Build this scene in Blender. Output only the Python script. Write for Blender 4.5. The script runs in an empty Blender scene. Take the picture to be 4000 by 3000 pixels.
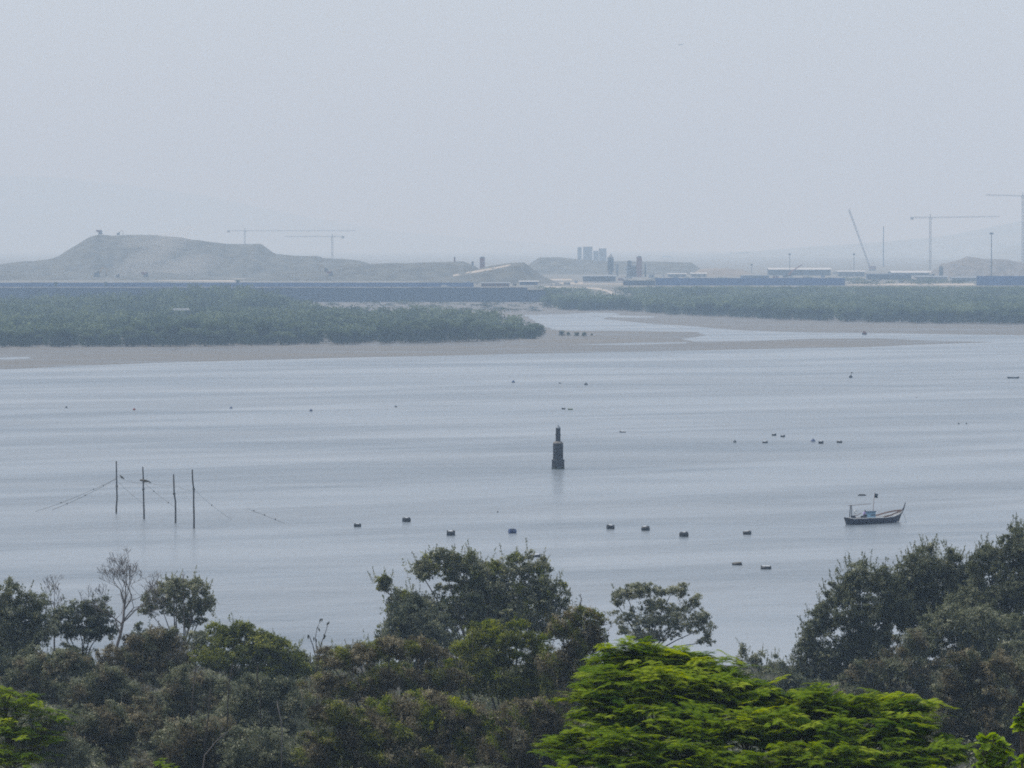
import bpy, math, random
import numpy as np
from mathutils import Vector, noise as mnoise

random.seed(7)
rng = np.random.default_rng(7)
R = math.radians
scene = bpy.context.scene

# ------------------------------------------------------------------ camera
F = 19000.0          # focal length in photo pixels (4000 wide)
H = 42.0             # eye height above the water
PITCH = math.atan(540.0 / F)
cam_d = bpy.data.cameras.new("camera")
cam_d.sensor_width = 36.0
cam_d.lens = F / 4000.0 * 36.0
cam_d.clip_start = 1.0
cam_d.clip_end = 120000.0
cam = bpy.data.objects.new("camera", cam_d)
scene.collection.objects.link(cam)
cam.location = (0, 0, H)
cam.rotation_euler = (R(90) - PITCH, 0, 0)
scene.camera = cam

# ------------------------------------------------------------------ light
SUN_EL, SUN_AZ = 58.0, -62.0     # azimuth clockwise from +Y (high, ahead on the left)
world = bpy.data.worlds.new("World")
scene.world = world
world.use_nodes = True
wn = world.node_tree.nodes
wl = world.node_tree.links
wn.clear()
w_out = wn.new("ShaderNodeOutputWorld")
w_bg = wn.new("ShaderNodeBackground")
w_sky = wn.new("ShaderNodeTexSky")
w_sky.sky_type = 'NISHITA'
w_sky.sun_disc = False
w_sky.sun_elevation = R(SUN_EL)
w_sky.sun_rotation = R(SUN_AZ)
w_sky.altitude = 0
w_sky.air_density = 1.0
w_sky.dust_density = 1.5
w_sky.ozone_density = 3.0
w_mix = wn.new("ShaderNodeMix")
w_mix.data_type = 'RGBA'
w_mix.inputs[0].default_value = 0.60
w_mix.inputs[7].default_value = (9.2, 10.15, 11.6, 1)     # thin milky cloud sheet over the whole sky
w_bg.inputs[1].default_value = 0.085
wl.new(w_sky.outputs[0], w_mix.inputs[6])
wl.new(w_mix.outputs[2], w_bg.inputs[0])
wl.new(w_bg.outputs[0], w_out.inputs[0])

sun_d = bpy.data.lights.new("sun", 'SUN')
sun_d.energy = 2.6
sun_d.angle = R(1.5)
sun_d.color = (1.0, 0.97, 0.93)
sun = bpy.data.objects.new("sun", sun_d)
scene.collection.objects.link(sun)
sdir = Vector((math.sin(R(SUN_AZ)) * math.cos(R(SUN_EL)), math.cos(R(SUN_AZ)) * math.cos(R(SUN_EL)), math.sin(R(SUN_EL))))
sun.rotation_euler = (-sdir).to_track_quat('-Z', 'Y').to_euler()

scene.view_settings.view_transform = 'Standard'
scene.view_settings.look = 'None'
scene.view_settings.exposure = 0.02
scene.view_settings.gamma = 1.0
scene.view_settings.use_curve_mapping = False
scene.render.engine = 'CYCLES'
cy = scene.cycles
cy.max_bounces = 8
cy.volume_bounces = 2
cy.transparent_max_bounces = 8
cy.use_denoising = False
cy.sample_clamp_indirect = 4.0
cy.caustics_reflective = False
cy.caustics_refractive = False
cy.pixel_filter_type = 'BLACKMAN_HARRIS'
cy.filter_width = 1.8

# ------------------------------------------------------------------ pixel -> place helpers (used only to find where things stand)
_cp, _sp = math.cos(PITCH), math.sin(PITCH)
def ray(px, py):
    u = (px - 2000.0) / F
    v = (1500.0 - py) / F
    return Vector((u, _cp + v * _sp, -_sp + v * _cp))
def at_z(px, py, z=0.0):
    d = ray(px, py)
    t = (z - H) / d.z
    return Vector((d.x * t, d.y * t, z))
def at_y(px, py, Y):
    d = ray(px, py)
    t = Y / d.y
    return Vector((d.x * t, Y, H + d.z * t))

def lerp_tab(tab, x):
    return float(np.interp(x, [a for a, b in tab], [b for a, b in tab]))
HILL = [(-600, 42), (-300, 40.2), (0, 38.5), (60, 33), (150, 18), (300, 6.5), (430, 1.2), (480, 0.2), (530, -1.6), (620, -3)]
def hill_z(x, y):
    z = lerp_tab(HILL, y)
    return z + 0.5 * mnoise.noise(Vector((x * 0.05, y * 0.05, 0))) * (1 if y < 450 else 0.3)

# ------------------------------------------------------------------ materials
MATS = {}
def mat_base(name):
    m = bpy.data.materials.new(name)
    m.use_nodes = True
    nt = m.node_tree
    b = nt.nodes["Principled BSDF"]
    return m, nt, b
def plain(name, col, rough=0.7, var=0.25, scale=1.0, metal=0.0, bump=0.0, spec=0.5, dirt=None):
    """weathered surface: base colour broken up by two noises, optional bump"""
    if name in MATS: return MATS[name]
    m, nt, b = mat_base(name)
    n = nt.nodes; l = nt.links
    tc = n.new("ShaderNodeTexCoord")
    n1 = n.new("ShaderNodeTexNoise"); n1.inputs["Scale"].default_value = scale; n1.inputs["Detail"].default_value = 6
    n1.inputs["Roughness"].default_value = 0.65
    l.new(tc.outputs["Object"], n1.inputs["Vector"])
    r = n.new("ShaderNodeValToRGB")
    lo = [c * (1 - var) for c in col]; hi = [min(1, c * (1 + var)) for c in col]
    if dirt: lo = dirt
    r.color_ramp.elements[0].position = 0.3; r.color_ramp.elements[0].color = (*lo, 1)
    r.color_ramp.elements[1].position = 0.7; r.color_ramp.elements[1].color = (*hi, 1)
    l.new(n1.outputs["Fac"], r.inputs[0])
    l.new(r.outputs[0], b.inputs["Base Color"])
    b.inputs["Roughness"].default_value = rough
    b.inputs["Metallic"].default_value = metal
    b.inputs["Specular IOR Level"].default_value = spec
    if bump:
        bp = n.new("ShaderNodeBump"); bp.inputs["Strength"].default_value = 0.8; bp.inputs["Distance"].default_value = bump
        l.new(n1.outputs["Fac"], bp.inputs["Height"]); l.new(bp.outputs[0], b.inputs["Normal"])
    MATS[name] = m
    return m

def leafmat(name, cols, trans=0.35, rough=0.55, tcol=None):
    """foliage: colour of each leaf from its own tone attribute"""
    m, nt, b = mat_base(name)
    n = nt.nodes; l = nt.links
    at = n.new("ShaderNodeAttribute"); at.attribute_name = "tone"
    r = n.new("ShaderNodeValToRGB")
    els = r.color_ramp.elements
    for i, c in enumerate(cols):
        p = i / (len(cols) - 1)
        e = els[0] if i == 0 else (els[len(els) - 1] if i == len(cols) - 1 else els.new(p))
        e.position = p; e.color = (*c, 1)
    l.new(at.outputs["Fac"], r.inputs[0])
    l.new(r.outputs[0], b.inputs["Base Color"])
    b.inputs["Roughness"].default_value = rough
    b.inputs["Specular IOR Level"].default_value = 0.0
    tr = n.new("ShaderNodeBsdfTranslucent")
    hs = n.new("ShaderNodeHueSaturation"); hs.inputs["Saturation"].default_value = 1.15; hs.inputs["Value"].default_value = 1.5
    hs.inputs["Hue"].default_value = 0.49
    l.new(r.outputs[0], hs.inputs["Color"]); l.new(hs.outputs[0], tr.inputs["Color"])
    mx = n.new("ShaderNodeMixShader"); mx.inputs[0].default_value = trans
    l.new(b.outputs[0], mx.inputs[1]); l.new(tr.outputs[0], mx.inputs[2])
    l.new(mx.outputs[0], n["Material Output"].inputs["Surface"])
    if name == "far_leaf":      # every tree its own shade of green
        oi = n.new("ShaderNodeObjectInfo"); ad = n.new("ShaderNodeMath"); ad.operation = 'MULTIPLY_ADD'
        ad.inputs[1].default_value = 0.42; l.new(oi.outputs["Random"], ad.inputs[0])
        sb = n.new("ShaderNodeMath"); sb.operation = 'SUBTRACT'; sb.inputs[1].default_value = 0.21
        l.new(at.outputs["Fac"], ad.inputs[2]); l.new(ad.outputs[0], sb.inputs[0]); l.new(sb.outputs[0], r.inputs[0])
    MATS[name] = m
    return m

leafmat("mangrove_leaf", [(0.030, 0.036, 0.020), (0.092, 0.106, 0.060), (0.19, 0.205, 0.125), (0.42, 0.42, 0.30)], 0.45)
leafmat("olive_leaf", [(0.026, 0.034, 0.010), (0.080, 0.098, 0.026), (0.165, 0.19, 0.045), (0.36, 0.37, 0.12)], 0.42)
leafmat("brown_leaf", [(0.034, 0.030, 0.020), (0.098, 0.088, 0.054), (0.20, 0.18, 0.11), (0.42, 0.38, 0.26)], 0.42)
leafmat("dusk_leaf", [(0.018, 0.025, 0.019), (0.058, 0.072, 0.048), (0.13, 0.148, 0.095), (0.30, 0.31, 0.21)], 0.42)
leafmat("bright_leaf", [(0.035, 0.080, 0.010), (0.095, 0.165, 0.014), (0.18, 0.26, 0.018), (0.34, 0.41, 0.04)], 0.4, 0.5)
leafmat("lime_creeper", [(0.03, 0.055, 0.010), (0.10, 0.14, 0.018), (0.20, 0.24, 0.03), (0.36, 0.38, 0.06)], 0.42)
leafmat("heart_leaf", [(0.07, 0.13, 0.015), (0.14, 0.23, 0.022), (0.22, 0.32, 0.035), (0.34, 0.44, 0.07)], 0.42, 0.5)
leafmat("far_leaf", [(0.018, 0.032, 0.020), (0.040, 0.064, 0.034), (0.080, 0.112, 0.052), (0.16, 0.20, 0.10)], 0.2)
plain("leaf_dark", (0.03, 0.04, 0.02), 0.7, 0.3, 3.0)
plain("bark", (0.11, 0.09, 0.07), 0.9, 0.4, 3.0)
plain("dark_bark", (0.045, 0.038, 0.032), 0.9, 0.4, 3.0)
plain("pale_bark", (0.30, 0.27, 0.23), 0.85, 0.3, 3.0)
plain("grey_twig", (0.17, 0.15, 0.14), 0.9, 0.3, 3.0)

# ------------------------------------------------------------------ mesh helpers
def link(o, parent=None):
    scene.collection.objects.link(o)
    if parent is not None: o.parent = parent
    return o
def tag(o, label=None, cat=None, group=None, kind=None):
    if label: o["label"] = label
    if cat: o["category"] = cat
    if group: o["group"] = group
    if kind: o["kind"] = kind
    return o
def empty(name, loc, label=None, cat=None, group=None, rz=0.0):
    o = bpy.data.objects.new(name, None)
    o.location = loc; o.rotation_euler = (0, 0, rz)
    o.empty_display_size = 0.5
    link(o); tag(o, label, cat, group)
    return o

def np_mesh(name, V, Q, tone=None, mat=None, smooth=False, k=4):
    V = np.asarray(V, dtype=np.float32); Q = np.asarray(Q, dtype=np.int32)
    me = bpy.data.meshes.new(name)
    me.vertices.add(len(V)); me.vertices.foreach_set("co", V.ravel())
    me.loops.add(Q.size); me.loops.foreach_set("vertex_index", Q.ravel())
    me.polygons.add(len(Q))
    me.polygons.foreach_set("loop_start", np.arange(0, Q.size, k, dtype=np.int32))
    me.polygons.foreach_set("loop_total", np.full(len(Q), k, dtype=np.int32))
    if smooth: me.polygons.foreach_set("use_smooth", np.ones(len(Q), dtype=bool))
    me.update(calc_edges=True)
    if tone is not None:
        a = me.attributes.new("tone", 'FLOAT', 'FACE')
        a.data.foreach_set("value", np.asarray(tone, dtype=np.float32))
    if mat: me.materials.append(MATS[mat] if isinstance(mat, str) else mat)
    return me

class MB:
    """collects solid shapes; build() links them as one mesh object"""
    def __init__(s): s.v = []; s.f = []
    def add(s, vs, fs):
        o = len(s.v); s.v += [tuple(v) for v in vs]; s.f += [tuple(i + o for i in f) for f in fs]; return s
    def box(s, c, size, rz=0.0, rx=0.0, ry=0.0, taper=1.0):
        from mathutils import Euler
        e = Euler((rx, ry, rz)).to_matrix(); c = Vector(c); hx, hy, hz = [a / 2 for a in size]
        vs = []
        for z, k in ((-hz, 1.0), (hz, taper)):
            for x, y in ((-hx, -hy), (hx, -hy), (hx, hy), (-hx, hy)):
                vs.append(c + e @ Vector((x * k, y * k, z)))
        return s.add(vs, [(3, 2, 1, 0), (4, 5, 6, 7), (0, 1, 5, 4), (1, 2, 6, 5), (2, 3, 7, 6), (3, 0, 4, 7)])
    def tube(s, pts, rad, n=6, caps=True):
        pts = [Vector(p) for p in pts]
        if not hasattr(rad, '__len__'): rad = [rad] * len(pts)
        o = len(s.v); m = len(pts)
        a = None
        for i, p in enumerate(pts):
            d = (pts[min(i + 1, m - 1)] - pts[max(i - 1, 0)])
            if d.length < 1e-9: d = Vector((0, 0, 1))
            d.normalize()
            if a is None:
                a = d.cross(Vector((0, 0, 1))) if abs(d.z) < 0.9 else d.cross(Vector((1, 0, 0)))
            else:
                a = a - d * a.dot(d)
            if a.length < 1e-6: a = d.orthogonal()
            a.normalize(); b = d.cross(a)
            for k in range(n):
                t = 2 * math.pi * k / n
                s.v.append(tuple(p + (a * math.cos(t) + b * math.sin(t)) * rad[i]))
        for i in range(m - 1):
            for k in range(n):
                k2 = (k + 1) % n
                s.f.append((o + i * n + k, o + i * n + k2, o + (i + 1) * n + k2, o + (i + 1) * n + k))
        if caps:
            s.f.append(tuple(o + k for k in reversed(range(n))))
            s.f.append(tuple(o + (m - 1) * n + k for k in range(n)))
        return s
    def lathe(s, c, prof, n=16, rz=0.0):
        o = len(s.v); c = Vector(c)
        for r, z in prof:
            for k in range(n):
                t = 2 * math.pi * k / n + rz
                s.v.append((c.x + r * math.cos(t), c.y + r * math.sin(t), c.z + z))
        for i in range(len(prof) - 1):
            for k in range(n):
                k2 = (k + 1) % n
                s.f.append((o + i * n + k, o + i * n + k2, o + (i + 1) * n + k2, o + (i + 1) * n + k))
        s.f.append(tuple(o + k for k in reversed(range(n))))
        s.f.append(tuple(o + (len(prof) - 1) * n + k for k in range(n)))
        return s
    def build(s, name, mat, parent=None, smooth=False, local=False):
        off = Vector((0, 0, 0)) if (parent is None or local) else parent.location
        me = bpy.data.meshes.new(name)
        me.from_pydata([(v[0] - off[0], v[1] - off[1], v[2] - off[2]) for v in s.v], [], s.f)
        me.materials.append(MATS[mat] if isinstance(mat, str) else mat)
        if smooth:
            for p in me.polygons: p.use_smooth = True
        o = bpy.data.objects.new(name, me)
        return link(o, parent)

def grid_mesh(name, P, mat, smooth=True, origin=None):
    """P: (ny, nx, 3) array"""
    ny, nx, _ = P.shape
    V = P.reshape(-1, 3).astype(np.float64)
    if origin is not None: V = V - np.array(origin)
    i = np.arange(ny - 1)[:, None] * nx + np.arange(nx - 1)[None, :]
    Q = np.stack([i, i + 1, i + nx + 1, i + nx], -1).reshape(-1, 4)
    return np_mesh(name, V, Q, None, mat, smooth)

# ------------------------------------------------------------------ setting: water
def water_material():
    m, nt, b = mat_base("water_surface")
    n = nt.nodes; l = nt.links
    tc = n.new("ShaderNodeTexCoord")
    def mapped(sx, sy, rz=0.0):
        mp = n.new("ShaderNodeMapping"); mp.inputs["Scale"].default_value = (sx, sy, 1); mp.inputs["Rotation"].default_value = (0, 0, rz)
        l.new(tc.outputs["Object"], mp.inputs["Vector"]); return mp
    def nz(mp, scale, det=3, dist=0.0, rough=0.5):
        t = n.new("ShaderNodeTexNoise"); t.inputs["Scale"].default_value = scale; t.inputs["Detail"].default_value = det
        t.inputs["Distortion"].default_value = dist; t.inputs["Roughness"].default_value = rough
        l.new(mp.outputs[0], t.inputs["Vector"]); return t
    # calm slicks and ruffled water
    rot = n.new("ShaderNodeMapping"); rot.inputs["Rotation"].default_value = (0, 0, R(-36)); l.new(tc.outputs["Object"], rot.inputs["Vector"])
    st2 = n.new("ShaderNodeMapping"); st2.inputs["Scale"].default_value = (0.0042, 0.019, 1); l.new(rot.outputs[0], st2.inputs["Vector"])
    big = nz(st2, 1.0, 5, 0.8, 0.6)
    ramp = n.new("ShaderNodeMapRange"); ramp.inputs[1].default_value = 0.42; ramp.inputs[2].default_value = 0.58
    l.new(big.outputs["Fac"], ramp.inputs[0])
    w1 = nz(mapped(0.45, 1.0), 0.55, 4, 0.3, 0.6)      # chop
    w2 = nz(mapped(0.25, 1.0), 0.11, 3, 0.2)           # longer swell
    w3 = nz(mapped(0.6, 1.0), 2.4, 2)                  # ripples
    def bump(h, dist, prev=None, strength=None):
        bp = n.new("ShaderNodeBump"); bp.inputs["Distance"].default_value = dist
        l.new(h.outputs["Fac"], bp.inputs["Height"])
        if strength is not None: l.new(strength, bp.inputs["Strength"])
        else: bp.inputs["Strength"].default_value = 1.0
        if prev: l.new(prev.outputs[0], bp.inputs["Normal"])
        return bp
    st = n.new("ShaderNodeMapRange"); st.inputs[3].default_value = 0.30; st.inputs[4].default_value = 1.0
    l.new(ramp.outputs[0], st.inputs[0])
    w4 = nz(mapped(0.85, 1.0), 0.24, 3, 0.2, 0.6)      # short wind waves
    b2 = bump(w2, 0.75, None, st.outputs[0])
    b4 = bump(w4, 0.75, b2, st.outputs[0])
    b1 = bump(w1, 0.60, b4, st.outputs[0])
    b3 = bump(w3, 0.10, b1, st.outputs[0])
    l.new(b3.outputs[0], b.inputs["Normal"])
    silt_sheen = nz(mapped(0.004, 0.016), 1.0, 5, 0.6, 0.65)          # silty streaks, with the pale sheen of calm water put into the colour
    sr = n.new("ShaderNodeValToRGB"); sr.color_ramp.elements[0].position = .38; sr.color_ramp.elements[0].color = (0.155, 0.185, 0.21, 1)
    sr.color_ramp.elements[1].position = .62; sr.color_ramp.elements[1].color = (0.225, 0.25, 0.27, 1)
    l.new(silt_sheen.outputs["Fac"], sr.inputs[0]); l.new(sr.outputs[0], b.inputs["Base Color"])
    rr = n.new("ShaderNodeMapRange"); rr.inputs[3].default_value = 0.20; rr.inputs[4].default_value = 0.32
    l.new(ramp.outputs[0], rr.inputs[0]); l.new(rr.outputs[0], b.inputs["Roughness"])
    b.inputs["IOR"].default_value = 1.333
    MATS["water_surface"] = m
water_material()
xs = np.array([-29000, -8000, -3000, -1200, -500, 0, 500, 1200, 3000, 8000, 29000.])
ys = np.array([-6000, 0, 450, 800, 1500, 3000, 6000, 12000, 29000.])
P = np.zeros((len(ys), len(xs), 3)); P[..., 0] = xs[None]; P[..., 1] = ys[:, None]
tag(link(bpy.data.objects.new("water", grid_mesh("water", P, "water_surface", False))), kind="structure")

# near hillside ground
def ground_material():
    m, nt, b = mat_base("hill_soil")
    n = nt.nodes; l = nt.links
    tc = n.new("ShaderNodeTexCoord")
    a = n.new("ShaderNodeTexNoise"); a.inputs["Scale"].default_value = 0.35; a.inputs["Detail"].default_value = 8
    l.new(tc.outputs["Object"], a.inputs["Vector"])
    r = n.new("ShaderNodeValToRGB")
    r.color_ramp.elements[0].position = 0.35; r.color_ramp.elements[0].color = (0.02, 0.022, 0.012, 1)
    r.color_ramp.elements[1].position = 0.65; r.color_ramp.elements[1].color = (0.055, 0.048, 0.032, 1)
    l.new(a.outputs["Fac"], r.inputs[0]); l.new(r.outputs[0], b.inputs["Base Color"]); b.inputs["Roughness"].default_value = 0.95
    bp = n.new("ShaderNodeBump"); bp.inputs["Distance"].default_value = 0.3; l.new(a.outputs["Fac"], bp.inputs["Height"]); l.new(bp.outputs[0], b.inputs["Normal"])
    MATS["hill_soil"] = m
ground_material()
gx = np.concatenate([np.linspace(-1500, -120, 12), np.linspace(-100, 100, 41), np.linspace(120, 1500, 12)])
gy = np.concatenate([np.linspace(-600, -20, 8), np.linspace(0, 620, 63)])
P = np.zeros((len(gy), len(gx), 3))
for j, y in enumerate(gy):
    for i, x in enumerate(gx): P[j, i] = (x, y, hill_z(x, y))
tag(link(bpy.data.objects.new("ground", grid_mesh("ground", P, "hill_soil"))), kind="structure")

# mud flats
def mud_material():
    m, nt, b = mat_base("wet_mud")
    n = nt.nodes; l = nt.links
    tc = n.new("ShaderNodeTexCoord")
    mp = n.new("ShaderNodeMapping"); mp.inputs["Scale"].default_value = (0.012, 0.045, 1); l.new(tc.outputs["Object"], mp.inputs[0])
    a = n.new("ShaderNodeTexNoise"); a.inputs["Scale"].default_value = 1.0; a.inputs["Detail"].default_value = 8; a.inputs["Roughness"].default_value = 0.7
    l.new(mp.outputs[0], a.inputs["Vector"])
    r = n.new("ShaderNodeValToRGB")
    r.color_ramp.elements[0].position = 0.35; r.color_ramp.elements[0].color = (0.050, 0.047, 0.040, 1)
    r.color_ramp.elements[1].position = 0.66; r.color_ramp.elements[1].color = (0.185, 0.17, 0.145, 1)
    l.new(a.outputs["Fac"], r.inputs[0]); l.new(r.outputs[0], b.inputs["Base Color"])
    rr = n.new("ShaderNodeMapRange"); rr.inputs[1].default_value = .4; rr.inputs[2].default_value = .6; rr.inputs[3].default_value = 0.3; rr.inputs[4].default_value = 0.9
    l.new(a.outputs["Fac"], rr.inputs[0]); l.new(rr.outputs[0], b.inputs["Roughness"])
    MATS["wet_mud"] = m
mud_material()
def poly_slab(name, pts, ztop, zbot, mat, kind="structure", jitter=0.0):
    """ground slab from an outline of places, with gently shelving sides"""
    import bmesh
    P2 = []
    for i, a in enumerate(pts):
        b_ = pts[(i + 1) % len(pts)]
        A = at_z(a[0], a[1], ztop); B = at_z(b_[0], b_[1], ztop)
        nseg = max(1, min(40, int((B - A).length / 12))) if jitter else 1
        for k in range(nseg):
            p = A.lerp(B, k / nseg)
            if jitter:
                d = Vector((B.y - A.y, A.x - B.x, 0))
                if d.length > 0: d.normalize()
                p = p + Vector((mnoise.noise(p * 0.02) * 1.0, 1.0 * mnoise.noise(p * 0.013 + Vector((9, 9, 9))), 0)) * jitter
            P2.append(p)
    from mathutils.geometry import tessellate_polygon
    tris = tessellate_polygon([P2])
    n = len(P2)
    area = sum(P2[i].x * P2[(i + 1) % n].y - P2[(i + 1) % n].x * P2[i].y for i in range(n))
    sg = 1.0 if area > 0 else -1.0
    bot = []
    for i in range(n):
        e = P2[(i + 1) % n] - P2[i - 1]; e.z = 0
        o_ = Vector((e.y, -e.x, 0)).normalized() * sg * (6.0 if jitter else .3)
        bot.append(Vector((P2[i].x + o_.x, P2[i].y + o_.y, zbot)))
    fs = []
    for t in tris:
        a_, b_, c_ = [P2[k] for k in t]
        fs.append(tuple(t) if (b_ - a_).cross(c_ - a_).z > 0 else tuple(reversed(t)))
    for i in range(n):
        j = (i + 1) % n
        fs.append((i, i + n, j + n, j) if sg > 0 else (j, j + n, i + n, i))
    me = bpy.data.meshes.new(name); me.from_pydata([tuple(p) for p in P2 + bot], [], fs)
    me.materials.append(MATS[mat])
    return tag(link(bpy.data.objects.new(name, me)), kind=kind)
LEFT_FLAT = [(-900, 1452), (0, 1440), (300, 1425), (700, 1412), (1300, 1396), (2000, 1380), (2600, 1369), (3000, 1360), (3360, 1353),
             (3676, 1341), (3853, 1335.5), (3676, 1332), (3423, 1322), (3170, 1323), (2916, 1333), (2690, 1335), (2640, 1322), (2730, 1308),
             (2700, 1296), (2500, 1293), (2205, 1292), (2130, 1285), (2080, 1262), (2028, 1229), (2186, 1226), (2290, 1220), (2290, 1200), (2290, 1180.3), (-900, 1180.3)]
RIGHT_FLAT = [(2290.5, 1219), (2408, 1221), (2440, 1228), (2376, 1245), (2566, 1264), (2700, 1271), (2916, 1289), (3170, 1297), (3486, 1300), (4000, 1308), (4900, 1313), (4900, 1180.3), (2290.5, 1180.3)]
poly_slab("left_mudflat", LEFT_FLAT, 0.16, -0.15, "wet_mud", jitter=2.0)
poly_slab("right_mudflat", RIGHT_FLAT, 0.15, -0.15, "wet_mud", jitter=2.0)
poly_slab("tidal_pool", [(2230, 1346), (2450, 1347), (2680, 1341), (2680, 1336), (2450, 1340)], 0.175, 0.12, "water_surface")
poly_slab("tidal_pool", [(-60, 1402), (30, 1404), (120, 1400), (110, 1394), (20, 1396)], 0.175, 0.12, "water_surface")
poly_slab("tidal_pool", [(2300, 1233), (2400, 1232), (2560, 1236), (2550, 1240), (2420, 1240)], 0.165, 0.12, "water_surface")

# far land
plain("far_soil", (0.165, 0.16, 0.135), 0.95, 0.3, 0.02)
plain("hill_scrub", (0.22, 0.235, 0.22), 0.95, 0.35, 0.01)
plain("tip_soil", (0.095, 0.095, 0.076), 0.95, 0.5, 0.06, bump=1.5)
plain("tip_soil_light", (0.22, 0.19, 0.15), 0.95, 0.3, 0.04, bump=1.0)
plain("rock_spoil", (0.17, 0.16, 0.145), 0.95, 0.4, 0.15, bump=1.0)
plain("pale_track", (0.42, 0.37, 0.30), 0.95, 0.15, 0.05)
def far_z(x, y):
    px = 2000 + F * x / max(y, 1)
    left = 1.0 if x < 24 else 0.0
    zr = 0.1 + (9.0 - 0.1) * min(1, max(0, (y - 3642) / 390.0))
    return 9.0 if left else zr
fx = np.array([-28000, -6000, -1500, -500, -200, 0, 23.9, 24.1, 60, 120, 250, 500, 1500, 6000, 28000.])
fy = np.array([3642, 3700, 3800, 3900, 3970, 4032, 4500, 6000, 9000, 15000, 28500.])
P = np.zeros((len(fy), len(fx), 3))
for j, y in enumerate(fy):
    for i, x in enumerate(fx): P[j, i] = (x, y, far_z(x, y))
tag(link(bpy.data.objects.new("far_ground", grid_mesh("far_ground", P, "far_soil", False))), kind="structure")

def on_far(px, py):
    """place on the far ground seen at a pixel"""
    d = ray(px, py)
    for k in range(400):
        Y = 3642 + k * 8.0
        p = d * (Y / d.y)
        if H + p.z <= far_z(p.x, Y): return Vector((p.x, Y, far_z(p.x, Y)))
    return at_z(px, py, 9.0)
# pale dirt track down to the shore
tr = [(2120, 1122, 8), (2240, 1124, 5), (2330, 1128, 5), (2380, 1140, 4), (2410, 1160, 6), (2450, 1172, 5)]
vs = []
for px, py, w in tr:
    vs.append((on_far(px - w * 1.4, py + w * .5)) + Vector((0, 0, .12))); vs.append((on_far(px + w * 1.4, py - w * .5)) + Vector((0, 0, .12)))
mb = MB(); mb.add(vs, [(2 * i, 2 * i + 2, 2 * i + 3, 2 * i + 1) for i in range(len(tr) - 1)])
tag(mb.build("dirt_track", "pale_track"), kind="structure")

def fbm(x, y, o=4):
    v = 0; a = 1; f = 1
    for _ in range(o):
        v += a * mnoise.noise(Vector((x * f, y * f, 3.7))); a *= 0.5; f *= 2.1
    return v
def mound(name, prof, Y0, depth, z0, mat, label=None, cat=None, kind=None, nx=160, ny=18, rough=1.0, freq=0.03, p=1.7, flat=0.0):
    Yr = Y0 + depth * 0.45
    xs_ = np.linspace(prof[0][0], prof[-1][0], nx)
    py_ = np.interp(xs_, [a for a, b in prof], [b for a, b in prof])
    P = np.zeros((ny, nx, 3))
    for i, (a, b_) in enumerate(zip(xs_, py_)):
        top = at_y(a, b_, Yr)
        hgt = max(0.2, top.z - z0)
        for j in range(ny):
            t = j / (ny - 1)
            s_ = 1 - abs((t - 0.45) / (0.45 if t < 0.45 else 0.55)) ** p
            y = Y0 + depth * t
            n_ = fbm(top.x * freq, y * freq) * rough * (s_ * (1 - s_) * 3 + 0.15)
            n_ -= min(hgt * .22, 7.0) * abs(mnoise.noise(Vector((top.x * .055 + 3 * mnoise.noise(Vector((y * .02, 0, 0))), y * .006, 1.5)))) * 4 * s_ * (1 - s_) * rough / 3.0
            P[j, i] = (top.x + fbm(y * freq, top.x * freq + 9, 2) * rough, y, z0 - 0.3 + hgt * s_ + min(n_, hgt * 0.4))
    o = link(bpy.data.objects.new(name, grid_mesh(name, P, mat)))
    return tag(o, label, cat, None, kind)
# hills far off in the haze
mound("far_hill", [(-900, 760), (-300, 700), (0, 682), (250, 690), (480, 720), (800, 765), (1100, 830), (1500, 900), (1900, 935), (2300, 965)], 25500, 3500, 9, "hill_scrub", kind="structure", nx=120, rough=20, freq=0.001)
mound("far_hill", [(2900, 985), (3150, 965), (3350, 952), (3550, 935), (3700, 920), (3850, 890), (4000, 858), (4300, 800), (4900, 790)], 15500, 2600, 9, "hill_scrub", kind="structure", nx=120, rough=15, freq=0.002)
mound("far_hill", [(3650, 1030), (3800, 1005), (3880, 985), (3960, 962), (4100, 945), (4600, 930)], 10500, 1600, 9, "hill_scrub", kind="structure", nx=90, rough=10, freq=0.004)
mound("far_hill", [(2600, 1000), (2800, 992), (3000, 985), (3200, 990), (3500, 985), (3700, 1000), (4300, 1010)], 13500, 1500, 9, "hill_scrub", kind="structure", nx=140, rough=8, freq=0.004)
# spoil heaps of the tip
mound("spoil_heap", [(-500, 1085), (-250, 1052), (0, 1032), (70, 1021), (140, 1017), (200, 1005), (240, 990), (290, 955), (340, 922), (385, 912), (430, 916), (520, 914), (600, 914), (700, 926),
       (800, 940), (900, 952), (1010, 951), (1050, 980), (1070, 990), (1150, 997), (1240, 1000), (1260, 1008), (1400, 1016), (1430, 1024), (1600, 1080)],
      5000, 420, 9, "tip_soil", "large flat topped spoil heap, tallest of the far heaps, at the left", "spoil heap", nx=260, rough=5.0, freq=0.022, p=1.4)
mound("spoil_heap", [(-500, 1050), (-100, 1040), (60, 1062), (160, 1072), (260, 1080), (420, 1088), (560, 1070), (640, 1062), (730, 1074), (860, 1086), (1000, 1096)],
      4650, 120, 9, "tip_soil", "low uneven spoil bank in front of the tallest heap", "spoil heap", nx=200, rough=1.2, freq=0.05)
mound("spoil_heap", [(900, 1101), (937, 1090), (1044, 1080), (1089, 1062), (1203, 1055), (1300, 1048), (1363, 1030), (1450, 1028), (1553, 1026), (1660, 1024), (1775, 1020), (1813, 1020), (1857, 1039), (1880, 1058), (1960, 1100)],
      4550, 170, 9, "tip_soil", "long level dark spoil heap left of the reddish brown tower", "spoil heap", nx=200, rough=2.6, freq=0.045)
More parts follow.
